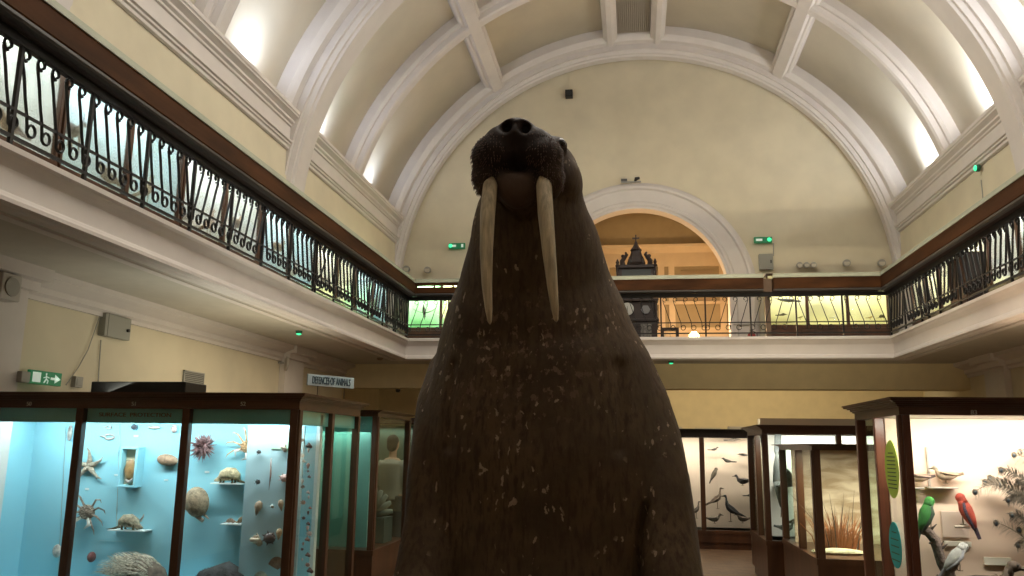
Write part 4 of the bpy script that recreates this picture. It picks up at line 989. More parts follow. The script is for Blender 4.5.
shell('spiral', 'pale rounded shell, top right'+W_, 284, 447, .07, (.62, .5, .4), .6)
shell('knob', 'small dark hooked shell, second row left'+W_, 258, 482, .055, (.08, .07, .07)); shell('rod', 'long brown pencil-like spine, second row middle'+W_, 270, 474, .16, (.28, .16, .12))
shell('knob', 'pink and white knobbly shell, second row right'+W_, 284, 478, .09, (.66, .42, .38))
shell('cone', 'orange-brown cone shell, third row left'+W_, 258, 508, .13, (.45, .30, .20), .2); shell('spiral', 'tiny white spiral shell in the third row'+W_, 272, 506, .035, (.62, .64, .6))
shell('cone', 'rosy brown cone shell, third row right'+W_, 281, 505, .10, (.45, .26, .2), -.2)
shell('spiral', 'beige turban shell, fourth row left'+W_, 256, 539, .11, (.55, .42, .30), .2); shell('knob', 'big dark brown knobbly shell, fourth row middle'+W_, 269.5, 538, .13, (.10, .06, .05))
shell('cone', 'ochre cone shell leaning on the dark one, fourth row'+W_, 279, 534, .10, (.50, .32, .18), .1)
shell('fan', 'round brown cockle with a pale rim, fifth row'+W_, 278, 563, .13, (.32, .16, .09)); shell('fan', 'cream scallop fan at the foot'+W_, 262, 577, .12, (.6, .5, .38))
rs = random.Random(21)
for k in range(26):
    u = rs.choice([303, 308, 309]) + rs.uniform(-1, 1); v = 440+k*5.2
    shell(['knob', 'spiral', 'cone'][k % 3], 'tiny shell in the narrow strip beyond the corner post of the blue case', u, v, rs.uniform(.025, .055), rs.choice([(.5, .42, .36), (.12, .08, .07), (.3, .18, .14)]), group='tiny shells beyond the corner post')
# sign on rods above the case
sgp = at(331, 381.5, y=8.4)
t = E('hanging_sign', 'pale blue sign board with dark letters on two rods above the blue case', 'sign', sgp)
d_ = at(354, 390, y=9.25)-at(308, 372.5, y=8.4)
a_ = at(308, 379, y=8.42); c_ = at(354, 383.5, y=8.95)
dirv = Vector((c_.x-a_.x, c_.y-a_.y, 0)); Ls = dirv.length; ang = math.atan2(dirv.y, dirv.x); mid = (a_+c_)/2
t.location = (mid.x, mid.y, at(331, 381.5, y=mid.y).z); t.rotation_euler = (0, 0, ang)
MB().box(-Ls/2, Ls/2, 0, .02, -.06, .06).build('board', M('pale_blue_sign', (.50, .62, .66), .6), t, bevel=.003)
textmesh('DEFENCES·OF ANIMALS', .112, M('dark_blue_letters', (.05, .09, .12), .5), (0, -.003, -.002), t, sx=Ls*.70)
for s in (-.25, .27): MB().tube([(s*Ls/.9, .01, -.06), (s*Ls/.9, .01, 2.25-t.location.z)], .004, 6).build('rod', blackmat, t)
# ---- second case on the left, behind
t, O, bd, zh = floor_case('teal-lined mahogany case behind the blue case, man seen through it', -6.76, -3.42, 10.5, 12.12, 2.20, [-6.72, -5.7, -4.55, -3.46], [10.54, 12.08], cor=.03, hd=.05, pw=.07)
bd(MB().box(-6.72, -3.60, 10.80, 10.83, .45, 2.10), 'backboard', tealboard)
bd(MB().box(-6.72, -3.5, 10.6, 10.615, 1.92, 2.12), 'valance', tealpaint)
light('AREA', 'case_tube', (-4.8, 10.68, 2.05), 9, (.75, 1, .93), size=2.4, sizey=.04)
p = at(368, 560, y=10.79); o = MB().box(-.10, .10, -.003, .003, -.002, .002).box(-.10, .10, -.003, .003, .02, .024).box(-.10, .06, -.003, .003, .045, .049).build('wall_text', M('dim_print', (.05, .09, .08), .8)); o.location = p
tag(o, 'three thin lines of print low on the teal board', 'label')
# large pale shell inside
o = MB(); 
for k in range(9):
    a = math.radians(-80+20*k); o.tube([(0, 0, 0), (.15*math.sin(a), -.02, .25*math.cos(a)+.0), (.26*math.sin(a), -.02, .36*math.cos(a))], [.05, .05, .03], 7)
o = o.build('ribbed_shell', M('dim_grey_shell', (.16, .20, .18), .6), smooth=True); o.location = (-3.72, 11.5, .80); tag(o, 'large grey ribbed shell standing in the teal case behind side glass', 'shell')
tag(MB().box(-3.88, -3.52, 11.3, 11.7, .45, .78).build('shell_pedestal', M('dark_green_block', (.05, .08, .07), .8)), 'teal block under the large ribbed shell', 'pedestal')
t, O, bd, zh = floor_case('dark mahogany case farthest left, just showing beside the walrus', -6.76, -3.42, 13.9, 15.3, 2.22, [-6.72, -5.7, -4.55, -3.46], [13.95, 15.25], cor=.03, hd=.05, pw=.07)
bd(MB().box(-6.72, -3.52, 14.1, 14.13, .45, 2.10), 'backboard', M('dull_green_board', (.16, .19, .15), .8))
light('AREA', 'case_tube', (-4.8, 14.0, 2.05), 3, (.9, 1, .93), size=2.4, sizey=.04)


# ---- the man behind the glass
def person():
    t = E('person', 'dark-haired person in a pale shirt and dark trousers seen through the teal case', 'person', (at(392, 470, y=12.75).x, 12.75, 0), (0, 0, math.radians(-10)))
    t.scale = (1.07, 1.07, 1.07)
    # faces away and to the right; +Y is ahead
    sk = MB()
    sk.tube([(0, 0, .93), (0, 0, 1.02), (0, -.01, 1.2), (0, 0, 1.38), (0, 0, 1.46)], [.15, .14, .155, .18, .10], 20, rb=[.11, .10, .11, .115, .07], up=(0, 1, 0))
    sk.tube([(0, 0, 1.44), (0, .01, 1.50), (0, .015, 1.58)], [.06, .055, .055], 14)
    sk.ball((0, .02, 1.665), (.078, .098, .118), 20, 14); sk.ball((0, .06, 1.61), (.052, .055, .055), 14, 10)
    sk.tube([(0, .11, 1.68), (0, .135, 1.645), (0, .115, 1.635)], [.010, .014, .008], 8)
    for s in (1, -1):
        sk.tube([(s*.09, 0, .95), (s*.10, .0, .72), (s*.10, .01, .50), (s*.10, -.01, .28), (s*.10, -.02, .09)], [.095, .08, .056, .055, .04], 14)
        sk.tube([(s*.10, -.05, .05), (s*.105, .05, .045), (s*.11, .15, .03)], [.04, .042, .03], 10, rb=[.04, .035, .022])
        sk.tube([(s*.155, 0, 1.40), (s*.205, -.01, 1.28), (s*.225, -.02, 1.12), (s*.225, .03, .98), (s*.215, .08, .87)], [.055, .050, .042, .036, .026], 12)
        sk.ball((s*.213, .095, .82), (.018, .038, .045), 10, 8)
        sk.ball((s*.080, .01, 1.665), (.010, .022, .032), 8, 6)
        for k in range(4):
            y = .070+.019*k; sk.tube([(s*.213, y, .80), (s*.213, y+.004, .755-.004*abs(k-1)), (s*.205, y+.002, .720-.006*abs(k-1))], [.0095, .0085, .0065], 7)
        sk.tube([(s*.208, .115, .83), (s*.20, .145, .80), (s*.20, .150, .765)], [.012, .010, .008], 7)
    me = remeshed(sk, .0085, 2)
    skin = M('skin', (.42, .24, .16), .55); meshobj('body', me, skin, t)
    hair = MB().ball((0, -.008, 1.70), (.087, .102, .100), 18, 12).ball((0, -.035, 1.64), (.078, .075, .09), 16, 10)
    meshobj('hair', remeshed(hair, .012, 1), M('dark_hair', (.015, .010, .008), .7, bump=.6, bscale=120), t)
    shirt = MB().tube([(0, 0, .88), (0, 0, 1.0), (0, -.01, 1.2), (0, 0, 1.38), (0, 0, 1.455)], [.185, .172, .182, .205, .085], 24, rb=[.135, .130, .135, .135, .075], up=(0, 1, 0))
    for s in (1, -1): shirt.tube([(s*.13, 0, 1.405), (s*.205, -.01, 1.28), (s*.228, -.02, 1.12), (s*.228, .025, .99), (s*.220, .07, .90)], [.075, .068, .058, .050, .042], 14)
    meshobj('shirt', remeshed(shirt, .014, 3), M('pale_grey_shirt', (.30, .30, .27), .85, bump=.4, bscale=8), t)
    tr = MB().tube([(0, 0, .82), (0, 0, .98)], [.165, .160], 20, rb=[.125, .120], up=(0, 1, 0))
    for s in (1, -1): tr.tube([(s*.085, 0, .93), (s*.10, .0, .72), (s*.10, .01, .50), (s*.10, -.01, .28), (s*.10, -.015, .07)], [.11, .098, .080, .074, .070], 16)
    meshobj('trousers', remeshed(tr, .014, 3), M('dark_trousers', (.035, .04, .04), .85), t)
    for s in (1, -1): MB().tube([(s*.10, -.085, .045), (s*.10, -.03, .055), (s*.105, .07, .05), (s*.11, .17, .033), (s*.11, .20, .03)], [.035, .048, .050, .046, .02], 12, rb=[.04, .05, .042, .030, .015]).build('shoe', blackmat, t, smooth=True)
    for s in (1, -1): MB().ball((s*.030, .108, 1.675), (.012, .008, .008), 8, 6).build('eye', blackmat, t)
    MB().box(-.022, .022, .109, .112, 1.602, 1.606).build('mouth', M('lip', (.25, .09, .07), .6), t)
person()
# ================================================================== RIGHT-HAND CASES
cherry = M('reddish_mahogany', (.13, .042, .022), .3, var=.3, scale=5, stretch=(1, 1, .15))
cherryh = M('reddish_mahogany_level_grain', (.085, .032, .018), .35, var=.35, scale=5, stretch=(.15, .6, 2))
yf = at(860, 440, x=1.81).y; ym = at(878, 440, x=1.81).y
t, O, bd, zh = floor_case('mahogany case at the right edge with parrots and peacock feathers, numbered 83', 1.79, 4.0, 6.5, yf+.05, 2.15, [1.835, 3.0, 3.96], [6.54, ym, yf], side='left', wood=cherry, woodh=cherryh, hd=.06, cor=.065, pw=.055)
YR = 7.12
bd(MB().box(1.86, 3.95, YR, YR+.03, .42, 2.02), 'backboard', pinkboard)
bd(MB().box(1.85, 3.95, 6.56, YR, .42, .45), 'case_floor', pinkboard)
bd(MB().box(1.85, 3.95, 6.56, yf, 2.025, 2.035), 'ceiling_board', whiteboard)
p = at(974, 412.5, y=6.488); textmesh('83', .046, silver, (p.x-O.x, p.y-O.y, p.z), t, name='case_number')
for xx in (2.3, 3.3):
    L_ = light('AREA', 'case_tube', (xx, 6.66, 1.99), 16, (1, .93, .84), size=1.1, sizey=.05); L_.rotation_euler = (math.radians(24), 0, 0)
def sticker(u, v, w, h, m, label, n):
    p = at(u, v, x=1.80); tt = E('oval_label', label, 'label', (1.812, p.y, p.z))
    MB().tube([(0, 0, 0), (-.004, 0, 0)], w, 28, rb=h, up=(0, 0, 1)).build('oval_panel', m, tt)
    mb = MB()
    for k in range(n): z = h*.55-k*h*1.2/max(1, n-1); ww = w*.62*(1 if k else .6); mb.box(-.006, -.0045, -ww, ww, z-.004, z+.004)
    mb.build('print_line', M('dark_green_print', (.05, .10, .03), .7), tt)
hh = (at(891, 440, x=1.80).z-at(891, 498, x=1.80).z)/2
sticker(890.5, 469, .17, hh, M('lime_green_card', (.45, .60, .07), .6), 'lime green oval text label on the side glass of the parrot case', 10)
sticker(894, 545, .15, hh*.78, M('teal_card', (.02, .34, .33), .6), 'teal oval text label on the side glass under the lime one', 5)
# wall boards and labels
def board(u0, v0, u1, v1, label, m, th=.02, name='mount_board', y=YR):
    a, c = at(u0, v0, y=y-th), at(u1, v1, y=y-th); o = MB().box(a.x, c.x, y-th, y, c.z, a.z).build(name, m, bevel=.003); return tag(o, label, 'board')
pk2 = M('pale_pink_block', (.72, .55, .46), .7); pk3 = M('cream_card', (.82, .74, .62), .7)
board(941, 511, 970, 538, 'pale pink square board behind the red parrot', pk2)
board(944, 541, 972, 547, 'narrow cream text strip under the square board', pk3)
board(984, 557, 1012, 566, 'long cream text card low in the parrot case', pk3)
sh_ = M('grey_shelf', (.45, .38, .33), .6)
o = board(929, 487, 959, 489, 'thin grey shelf under the sandy wader', sh_, .09, 'small_shelf'); o = board(912, 487.5, 925, 489, 'thin grey shelf under the dark-winged duck', sh_, .09, 'small_shelf')
board(928, 447, 929.2, 487, 'thin upright wire above the wader shelf', sh_, .02, 'wire')
bird('sandy long-legged wader standing on the thin shelf in the parrot case', at(946, 476, y=YR-.06), PI*.98, .21, (.38, .26, .18), wing=(.26, .17, .11), head=(.42, .32, .25), pose='duck')
bird('dark-winged duck on the shelf beside the corner post of the parrot case', at(919, 478, y=YR-.07), PI*.9, .19, (.40, .25, .18), wing=(.14, .09, .08), pose='duck', legs=False)
# parrots
PK = at(927, 517, y=YR-.20)
bird('green parrot with a dark wing perched on the branch', PK, PI*.15, .26, (.03, .17, .03), wing=(.03, .05, .03), head=(.05, .26, .04), beakc=(.55, .38, .05), pose='parrot', name='green_parrot')
PR = at(965, 514, y=YR-.12)
pr = bird('red parrot with dark blue wing on a peg before the pink board', PR, PI*.93, .26, (.36, .045, .025), wing=(.03, .014, .03), head=(.42, .05, .03), pose='parrot', name='red_parrot', tilt=.12)
a_ = at(963, 527, y=YR-.10); tag(MB().tube([a_+Vector((-.06, 0, 0)), a_+Vector((.05, 0, 0))], .011, 8).tube([a_, a_+Vector((0, .1, 0))], .009, 8).build('perch_peg', M('pale_peg', (.7, .58, .48), .6)), 'pale T-shaped peg under the red parrot', 'peg')
# branch
tb = E('tree_branch', 'twisted grey-brown branch rising at the left of the parrot case', 'branch', at(940, 576, y=YR-.2))
bk = M('rough_bark', (.17, .12, .10), .9, var=.5, scale=20, bump=1, bscale=30)
bp = [at(u, v, y=YR-.20)-tb.location for u, v in ((921, 530), (928, 532), (935, 540), (938, 551), (942, 563), (948, 573), (952, 590))]
MB().tube(bp, [.030, .036, .040, .036, .040, .046, .06], 9).build('limb', bk, tb, smooth=True)
mb = MB(); rb_ = random.Random(2)
for k in range(10):
    q = bp[1+k % 5]; d = Vector((rb_.uniform(-1, 1), -.3, rb_.uniform(-.6, 1))).normalized(); mb.tube([q, q+d*.05, q+d*.075+Vector((.01, 0, .01))], [.014, .009, .003], 5)
mb.build('twig', bk, tb)
MB().tube([bp[5], at(955, 566, y=YR-.22)-tb.location, at(960, 558, y=YR-.24)-tb.location], [.03, .022, .012], 7).build('side_limb', bk, tb)
bird('small grey and white barred bird low on the branch', at(956, 560, y=YR-.24), PI*.1, .25, (.42, .40, .38), wing=(.22, .21, .22), pose='parrot', name='barred_bird', tilt=-.35)
bird('large brown speckled bird at the foot of the parrot case', at(985, 588, y=YR-.25), 0, .55, (.09, .06, .045), wing=(.14, .09, .06), pose='duck', name='brown_gamebird', legs=False)
# peacock plumes
fd = M('dark_plume', (.10, .075, .055), .6, var=.4, scale=30); fl = M('pale_barb', (.42, .32, .24), .7)
eye1 = M('plume_eye_bronze', (.09, .055, .03), .5); eye2 = M('plume_eye_dark', (.015, .025, .035), .4)
tp = E('peacock_plumes', 'spray of dark peacock plumes with eye spots fanning at the right edge', 'feathers', at(1030, 560, y=YR-.22))
plumes = [((1075, 560), (1040, 500), (1010, 480), (985, 482)), ((1085, 560), (1050, 520), (1022, 496), (1000, 484)), ((1080, 520), (1050, 470), (1030, 455), (1014, 455)), ((1080, 540), (1050, 500), (1020, 470), (1001, 470)),
          ((1085, 570), (1050, 545), (1022, 512), (1012, 515)), ((1080, 580), (1050, 560), (1015, 525), (996, 523)), ((1080, 480), (1050, 452), (1036, 440), (1020, 452)), ((1090, 590), (1060, 575), (1040, 545), (1026, 538)), ((1075, 545), (1035, 500), (1000, 470), (975, 492)), ((1080, 530), (1045, 500), (1020, 490), (1008, 500)), ((1085, 545), (1050, 510), (1025, 485), (990, 478)), ((1085, 520), (1055, 500), (1038, 490), (1018, 482)), ((1090, 560), (1062, 540), (1040, 525), (1018, 545)), ((1090, 590), (1060, 570), (1035, 560), (1019, 530))]
ro = random.Random(6)
for k, cp in enumerate(plumes):
    q = [at(u, v, y=YR-.12-.02*(k % 5))-tp.location for u, v in cp]
    pts = [q[0]*(1-s)**3+q[1]*3*s*(1-s)**2+q[2]*3*s*s*(1-s)+q[3]*s**3 for s in [i/24 for i in range(25)]]
    heavy = k in (0, 1, 3, 4, 9, 10, 11, 12)
    f_ = MB().tube(pts, [.006-.004*i/24 for i in range(25)], 5).build('plume', fd, tp)
    mb = MB()
    for i in range(4, 25):
        for s in (1, -1):
            for j in range(4 if not heavy else 9):
                tdir = (pts[min(i+1, 24)]-pts[i-1]).normalized(); nn_ = Vector((-tdir.z, 0, tdir.x))*s
                l_ = (.070 if heavy else .085)*ro.uniform(.5, 1.1)*(1 if i < 21 else .6); b0 = pts[i]+tdir*ro.uniform(-.01, .01)
                d = (nn_*.8+tdir*.6+Vector((0, ro.uniform(-.3, .3), -.15))).normalized()
                mb.tube([b0, b0+d*l_*.6, b0+d*l_+Vector((0, 0, -.012))], [.0028 if heavy else .0013, .0014, .0005], 3)
    o = mb.build('barbs', fd if heavy else fl, f_); o['kind'] = 'stuff'
    MB().ball(pts[-1], (.020, .006, .025), 12, 8).build('eye_spot', eye1, f_, smooth=True)
    MB().ball(pts[-1]+Vector((0, -.006, -.004)), (.012, .005, .014), 10, 6).build('eye_centre', eye2, f_, smooth=True)

# ---- low case with dried reeds
x0c = 1.72; yfc = at(783, 470, x=x0c).y; ymc = at(799, 470, x=x0c).y
t, O, bd, zh = floor_case('lower mahogany case with orange dried reeds, left of the parrot case', x0c-.03, 3.5, 9.15, yfc+.05, 1.83, [x0c+.015, 3.45], [9.19, ymc, yfc], side='left', wood=mahog, woodh=mahog, zglass=.68, hd=.04, cor=.025, pw=.07)
paint = bpy.data.materials.new('painted_landscape'); paint.use_nodes = True; nt = paint.node_tree; b = nt.nodes['Principled BSDF']; b.inputs['Roughness'].default_value = .85
tc = nt.nodes.new('ShaderNodeTexCoord'); sp = nt.nodes.new('ShaderNodeMapping'); sp.inputs['Scale'].default_value = (1.2, 1, 5)
n1 = nt.nodes.new('ShaderNodeTexNoise'); n1.inputs['Scale'].default_value = 1.6; n1.inputs['Detail'].default_value = 4; n1.inputs['Distortion'].default_value = .6
r1 = nt.nodes.new('ShaderNodeValToRGB'); r1.color_ramp.elements[0].color = (.42, .32, .21, 1); r1.color_ramp.elements[1].color = (.72, .62, .48, 1); r1.color_ramp.elements[0].position = .4; r1.color_ramp.elements[1].position = .6
nt.links.new(tc.outputs['Object'], sp.inputs[0]); nt.links.new(sp.outputs[0], n1.inputs[0]); nt.links.new(n1.outputs[0], r1.inputs[0]); nt.links.new(r1.outputs[0], b.inputs['Base Color'])
bd(MB().box(x0c+.05, 3.44, yfc-.35, yfc-.32, .66, 1.78), 'painted_backdrop', paint)
bd(MB().box(x0c+.0, 3.46, 9.2, yfc, .62, .66), 'case_floor', M('pale_sand', (.45, .38, .26), .9, var=.2, scale=20))
light('AREA', 'case_tube', (2.6, 9.6, 1.75), 60, (1, .88, .66), size=1.6, sizey=.06)
RP_ = at(838, 548, y=9.9)
tr = E('dried_reeds', 'clump of orange-brown dried reeds inside the lower case', 'dried plant', (RP_.x, 9.9, .66))
rr_ = random.Random(12)
for nm_, n_, hgt, m_, spr in (('blade', 190, .40, M('orange_reed', (.34, .13, .045), .8, var=.3), .62), ('dark_stem', 22, .62, M('dark_reed', (.10, .07, .05), .8), .55)):
    mb = MB()
    for k in range(n_):
        a = rr_.uniform(0, 2*PI); r = rr_.uniform(0, .22); h_ = hgt*rr_.uniform(.5, 1.1); lean = rr_.uniform(.1, 1)*spr
        b0 = Vector((r*math.cos(a), r*math.sin(a), 0)); d = Vector((math.cos(a), math.sin(a)*.5, 0))*lean
        mb.tube([b0, b0+d*.3*h_+Vector((0, 0, h_*.55)), b0+d*h_+Vector((0, 0, h_))], [.007, .005, .001], 4)
    o = mb.build(nm_, m_, tr); o['kind'] = 'stuff'
tag(MB().ball(tuple(at(838, 552, y=9.6)), (.28, .12, .04), 16, 8).build('mossy_mound', M('pale_moss', (.40, .38, .25), .9, var=.3, scale=20)), 'pale mossy mound in front of the dried reeds', 'mound')
# ---- white-lit case behind it
t, O, bd, zh = floor_case('brightly lit tall mahogany case with white backing behind the reed case', 1.555, 3.6, 11.6, 13.1, 2.09, [1.59, 2.53, 3.56], [11.64, 12.3, 13.06], side='left', wood=mahog, woodh=mahogh, zglass=.60, hd=.06, cor=.06, pw=.07)
bd(MB().box(1.66, 3.5, 12.25, 12.28, .6, 1.97), 'backboard', whiteboard)
bd(MB().box(1.64, 3.5, 11.66, 12.28, .57, .6), 'case_floor', whiteboard)
for xx in (2.1, 3.0):
    L_ = light('AREA', 'case_tube', (xx, 11.78, 1.93), 17, (1, .95, .86), size=.85, sizey=.05); L_.rotation_euler = (math.radians(22), 0, 0)
hb = bird('grey long-bodied bird hanging beak down in the white-lit case', at(779, 478, y=12.05), 0, .95, (.13, .14, .13), wing=(.10, .11, .11), pose='fly', name='hanging_bird', legs=False, tilt=-1.62)
hb.scale = (.9, .55, .9)
bird('small grey bird low behind the reed case side glass', at(786, 528, y=12.0), 0, .26, (.2, .22, .2), pose='duck')
bird('olive bird standing low in the white-lit case beside the reeds', at(803, 518, y=12.0), 0, .30, (.16, .15, .10), pose='tall')
# trough light on top
tl = E('light_trough', 'long cream light trough lying along the top of the white-lit case', 'light fitting', (1.62, 12.2, 2.10))
MB().prism([(0, 0), (.20, 0), (.24, .10), (.22, .10), (.18, .02), (.02, .02), (-.02, .10), (-.05, .10)], 'x', 0, 1.9).build('trough', M('cream_enamel', (.75, .68, .50), .5), tl)
MB().tube([(.10, .10, .04), (1.80, .10, .04)], .010, 8).build('tube', M('warm_tube_glow', (1, .9, .6), .5, emit=((1, .82, .50), 6)), tl)
light('AREA', 'trough_light', (2.55, 12.3, 2.24), 55, (1, .84, .58), aim=(2.55, 13.6, 3.6), size=1.9, sizey=.1, spread=100)
# ---- far case with dark birds
t, O, bd, zh = floor_case('far mahogany wall case of dark birds beside the walrus', -.95, 3.05, 15.85, 16.6, 2.13, [-.9, .08, 1.09, 2.05, 3.0], [15.9, 16.55], side='left', zglass=.33, hd=.10, cor=.05, pw=.085, wood=mahog, woodh=darkw)
YA = 16.45
bd(MB().box(-.88, 3.0, YA, YA+.03, .33, 1.98), 'backboard', M('mauve_white_backboard', (.74, .59, .48), .8, var=.04))
bd(MB().box(-.88, 3.0, 15.93, YA, .30, .33), 'case_floor', whiteboard)
for xx in (0, 1.0, 2.0):
    L_ = light('AREA', 'case_tube', (xx, 16.0, 1.95), 11, (1, .88, .74), size=.95, sizey=.05); L_.rotation_euler = (math.radians(18), 0, 0)
bk_ = (.035, .03, .03)
A_ = [(717, 501, .50, (.16, .11, .08), 'tall', 'mottled brown pheasant standing left of the black turkey', 0), (731, 512, .62, (.015, .015, .018), 'tall', 'black long-necked turkey-like bird standing on the case floor', PI),
      (743, 519, .34, (.17, .12, .09), 'duck', 'brown bird crouching right of the black turkey', PI), (714, 519, .36, (.22, .18, .14), 'duck', 'grey-brown duck at the bottom left of the far bird case', 0),
      (743, 481, .40, (.07, .06, .06), 'duck', 'dark duck on the backing, right side, mid height', PI), (728, 462, .26, (.08, .07, .06), 'perch', 'small dark bird at the centre, second row from top', PI),
      (744, 455, .28, (.12, .10, .09), 'fly', 'small grey bird high at the right of the bird case', PI), (714, 450, .20, (.10, .08, .07), 'perch', 'tiny brown bird at the top left of the bird case', 0),
      (714.5, 475, .36, (.14, .11, .08), 'parrot', 'brown bird clinging upright at the left of the bird case', 0), (733, 440, .30, (.25, .20, .17), 'fly', 'faint pale bird at the very top of the bird case', 0),
      (696, 512, .40, (.13, .1, .08), 'tall', 'brown bird partly hidden by the walrus flank', 0), (750, 496, .22, (.1, .08, .07), 'perch', 'tiny dark bird beside the right post of the bird case', 0)]
for u, v, s_, c_, po, lb, rz in A_:
    s_ *= .66 if po in ('tall', 'parrot') else .8
    bird(lb, at(u, v, y=YA-.2), rz, s_, c_, pose=po, legs=po in ('tall', 'duck'))
tag(MB().box(.2, .75, 15.95, 16.2, 2.131, 2.17).box(1.0, 1.45, 15.95, 16.2, 2.131, 2.155).box(1.6, 1.95, 15.98, 16.2, 2.131, 2.185).build('paper_bundle', M('pale_paper', (.6, .52, .38), .8)), 'pale flat bundles lying on top of the far bird case', 'paper')
# ================================================================== FITTINGS
# green exit sign etc on the left wall
grs = M('green_exit_sign', (.008, .12, .045), .5, emit=((.01, .25, .09), .25)); wht = M('sign_white', (.75, .8, .75), .5, emit=((.8, 1, .85), .25))
a, c = at(30.5, 371.5, x=-6.70), at(61, 384.5, x=-6.70)
t = E('exit_sign', 'green running-man exit sign with arrow on the left wall above the case', 'sign', (-6.72, (a.y+c.y)/2, (at(45, 378, x=-6.70)).z))
hw = (c.y-a.y)/2; MB().box(-.02, .02, -hw, hw, -.075, .075).build('panel', grs, t, bevel=.004)
MB().box(-.16, -.02, -.02, .02, -.02, .02).build('wall_arm', greyplastic, t)
ar = MB().box(.021, .024, hw*.28, hw*.80, -.014, .014); ar.prism([(0, 0)], 'x', 0, 0) if 0 else None
ar.add([(.021, hw*.55, .05), (.021, hw*.92, 0), (.021, hw*.55, -.05), (.024, hw*.55, .05), (.024, hw*.92, 0), (.024, hw*.55, -.05)], [(0, 1, 2), (3, 5, 4), (0, 3, 4, 1), (1, 4, 5, 2), (2, 5, 3, 0)])
ar.build('arrow', wht, t)
MB().ball((.024, -hw*.02, .045), (.003, .014, .014), 8, 6).tube([(.024, -hw*.02, .03), (.024, 0, -.01), (.024, .03, -.03), (.024, .02, -.06)], .008, 5).tube([(.024, 0, -.01), (.024, -.035, -.055)], .008, 5).tube([(.024, -.045, .0), (.024, 0, .015), (.024, .045, .005)], .006, 5).build('running_man', wht, t)
MB().box(.021, .024, -hw*.85, -hw*.35, -.055, .055).box(.022, .025, -hw*.72, -hw*.48, -.045, .035).build('door_symbol', wht, t)
p = at(23, 377, x=-6.74); tag(MB().box(-.04, .04, -.07, .07, -.06, .06).build('emergency_lamp', greyplastic, bevel=.008), 'small grey emergency lamp left of the exit sign', 'lamp').location = p
p = at(77, 382, x=-6.85); tag(MB().box(-.03, .03, -.07, .07, -.065, .065).box(.03, .035, -.045, .045, -.04, .04).build('wall_socket', greyplastic, bevel=.006), 'small grey junction box right of the exit sign', 'box').location = p
a, c = at(100, 311, x=-6.72), at(124, 339, x=-6.72)
t = E('control_cabinet', 'grey metal control box high on the left wall', 'box', (-6.80, (a.y+c.y)/2+.22, (at(114, 325, x=-6.72)).z))
MB().box(-.075, .02, -(c.y-a.y)/2, (c.y-a.y)/2, -.145, .145).build('body', M('grey_enamel', (.27, .27, .23), .45), t, bevel=.008)
MB().tube([(.02, .20, -.02), (.05, .20, -.02)], .022, 10).build('knob', blackmat, t)
MB().box(.02, .024, -.22, -.215, -.15, .15).build('door_seam', M('seam', (.12, .12, .10), .6), t)
a, c = at(101, 340, x=-6.86), at(98, 384, x=-6.86)
tag(MB().tube([a, (a+c)/2, c], .008, 6).build('conduit', greyplastic), 'thin grey conduit dropping from the control box', 'conduit')
q = [at(u, v, x=-6.85) for u, v in ((100, 315), (95, 330), (88, 350), (78, 368), (66, 385))]
tag(MB().tube(q, .006, 6).build('loose_cable', greyplastic), 'loose cable swinging down left from the control box', 'cable')
a, c = at(184, 371, x=-6.86), at(203, 390, x=-6.86)
t = E('vent_grille', 'small grey slatted vent on the left wall above the case', 'vent', (-6.87, (a.y+c.y)/2, (at(193, 380, x=-6.86)).z)); hw = abs(c.y-a.y)/2
MB().box(0, .02, -hw, hw, -.13, -.11).box(0, .02, -hw, hw, .11, .13).box(0, .02, -hw, -hw+.02, -.13, .13).box(0, .02, hw-.02, hw, -.13, .13).build('frame', greyplastic, t)
MB().box(0, .004, -hw, hw, -.12, .12).build('backing', M('seam', (.12, .12, .10)), t)
mb = MB()
for k in range(8): mb.box(.004, .014, -hw, hw, -.10+.027*k, -.09+.027*k)
mb.build('slats', greyplastic, t)
# loudspeaker on the pilaster
p = at(17, 287, x=-6.50)
t = E('loudspeaker', 'pale grey square loudspeaker high on the left wall', 'loudspeaker', (-6.66, p.y, p.z))
MB().box(-.08, .10, -.14, .14, -.14, .14).build('housing', M('pale_grey_plastic', (.50, .47, .42), .5), t, bevel=.012)
MB().tube([(.095, 0, 0), (.115, 0, 0), (.112, 0, 0)], [.10, .10, .085], 20).build('cone_ring', greyplastic, t)
MB().tube([(-.05, .02, .14), (-.03, .02, .20), (.0, .02, .27)], .01, 6).build('bracket', greyplastic, t)
# round disc fitting
p = at(289, 363, x=-6.70)
t = E('round_wall_fitting', 'small round pale fitting on the left wall near the hanging sign', 'lamp', (-6.80, p.y, p.z))
MB().tube([(-.08, -.1, 0), (0, 0, 0)], .02, 8).build('arm', greyplastic, t)
MB().tube([(0, 0, 0), (.03, .03, 0), (.05, .05, 0)], [.15, .16, .10], 20).build('disc', M('pale_grey_plastic', (.50, .47, .42)), t)
# black box on top of the blue case
a, c = at(97, 384, y=8.4), at(190, 391, y=8.4)
tag(MB().box(a.x, c.x, 8.3, 8.75, 2.252, a.z+.02).build('black_box', blackmat, bevel=.01), 'long flat black box lying on top of the blue case', 'box')
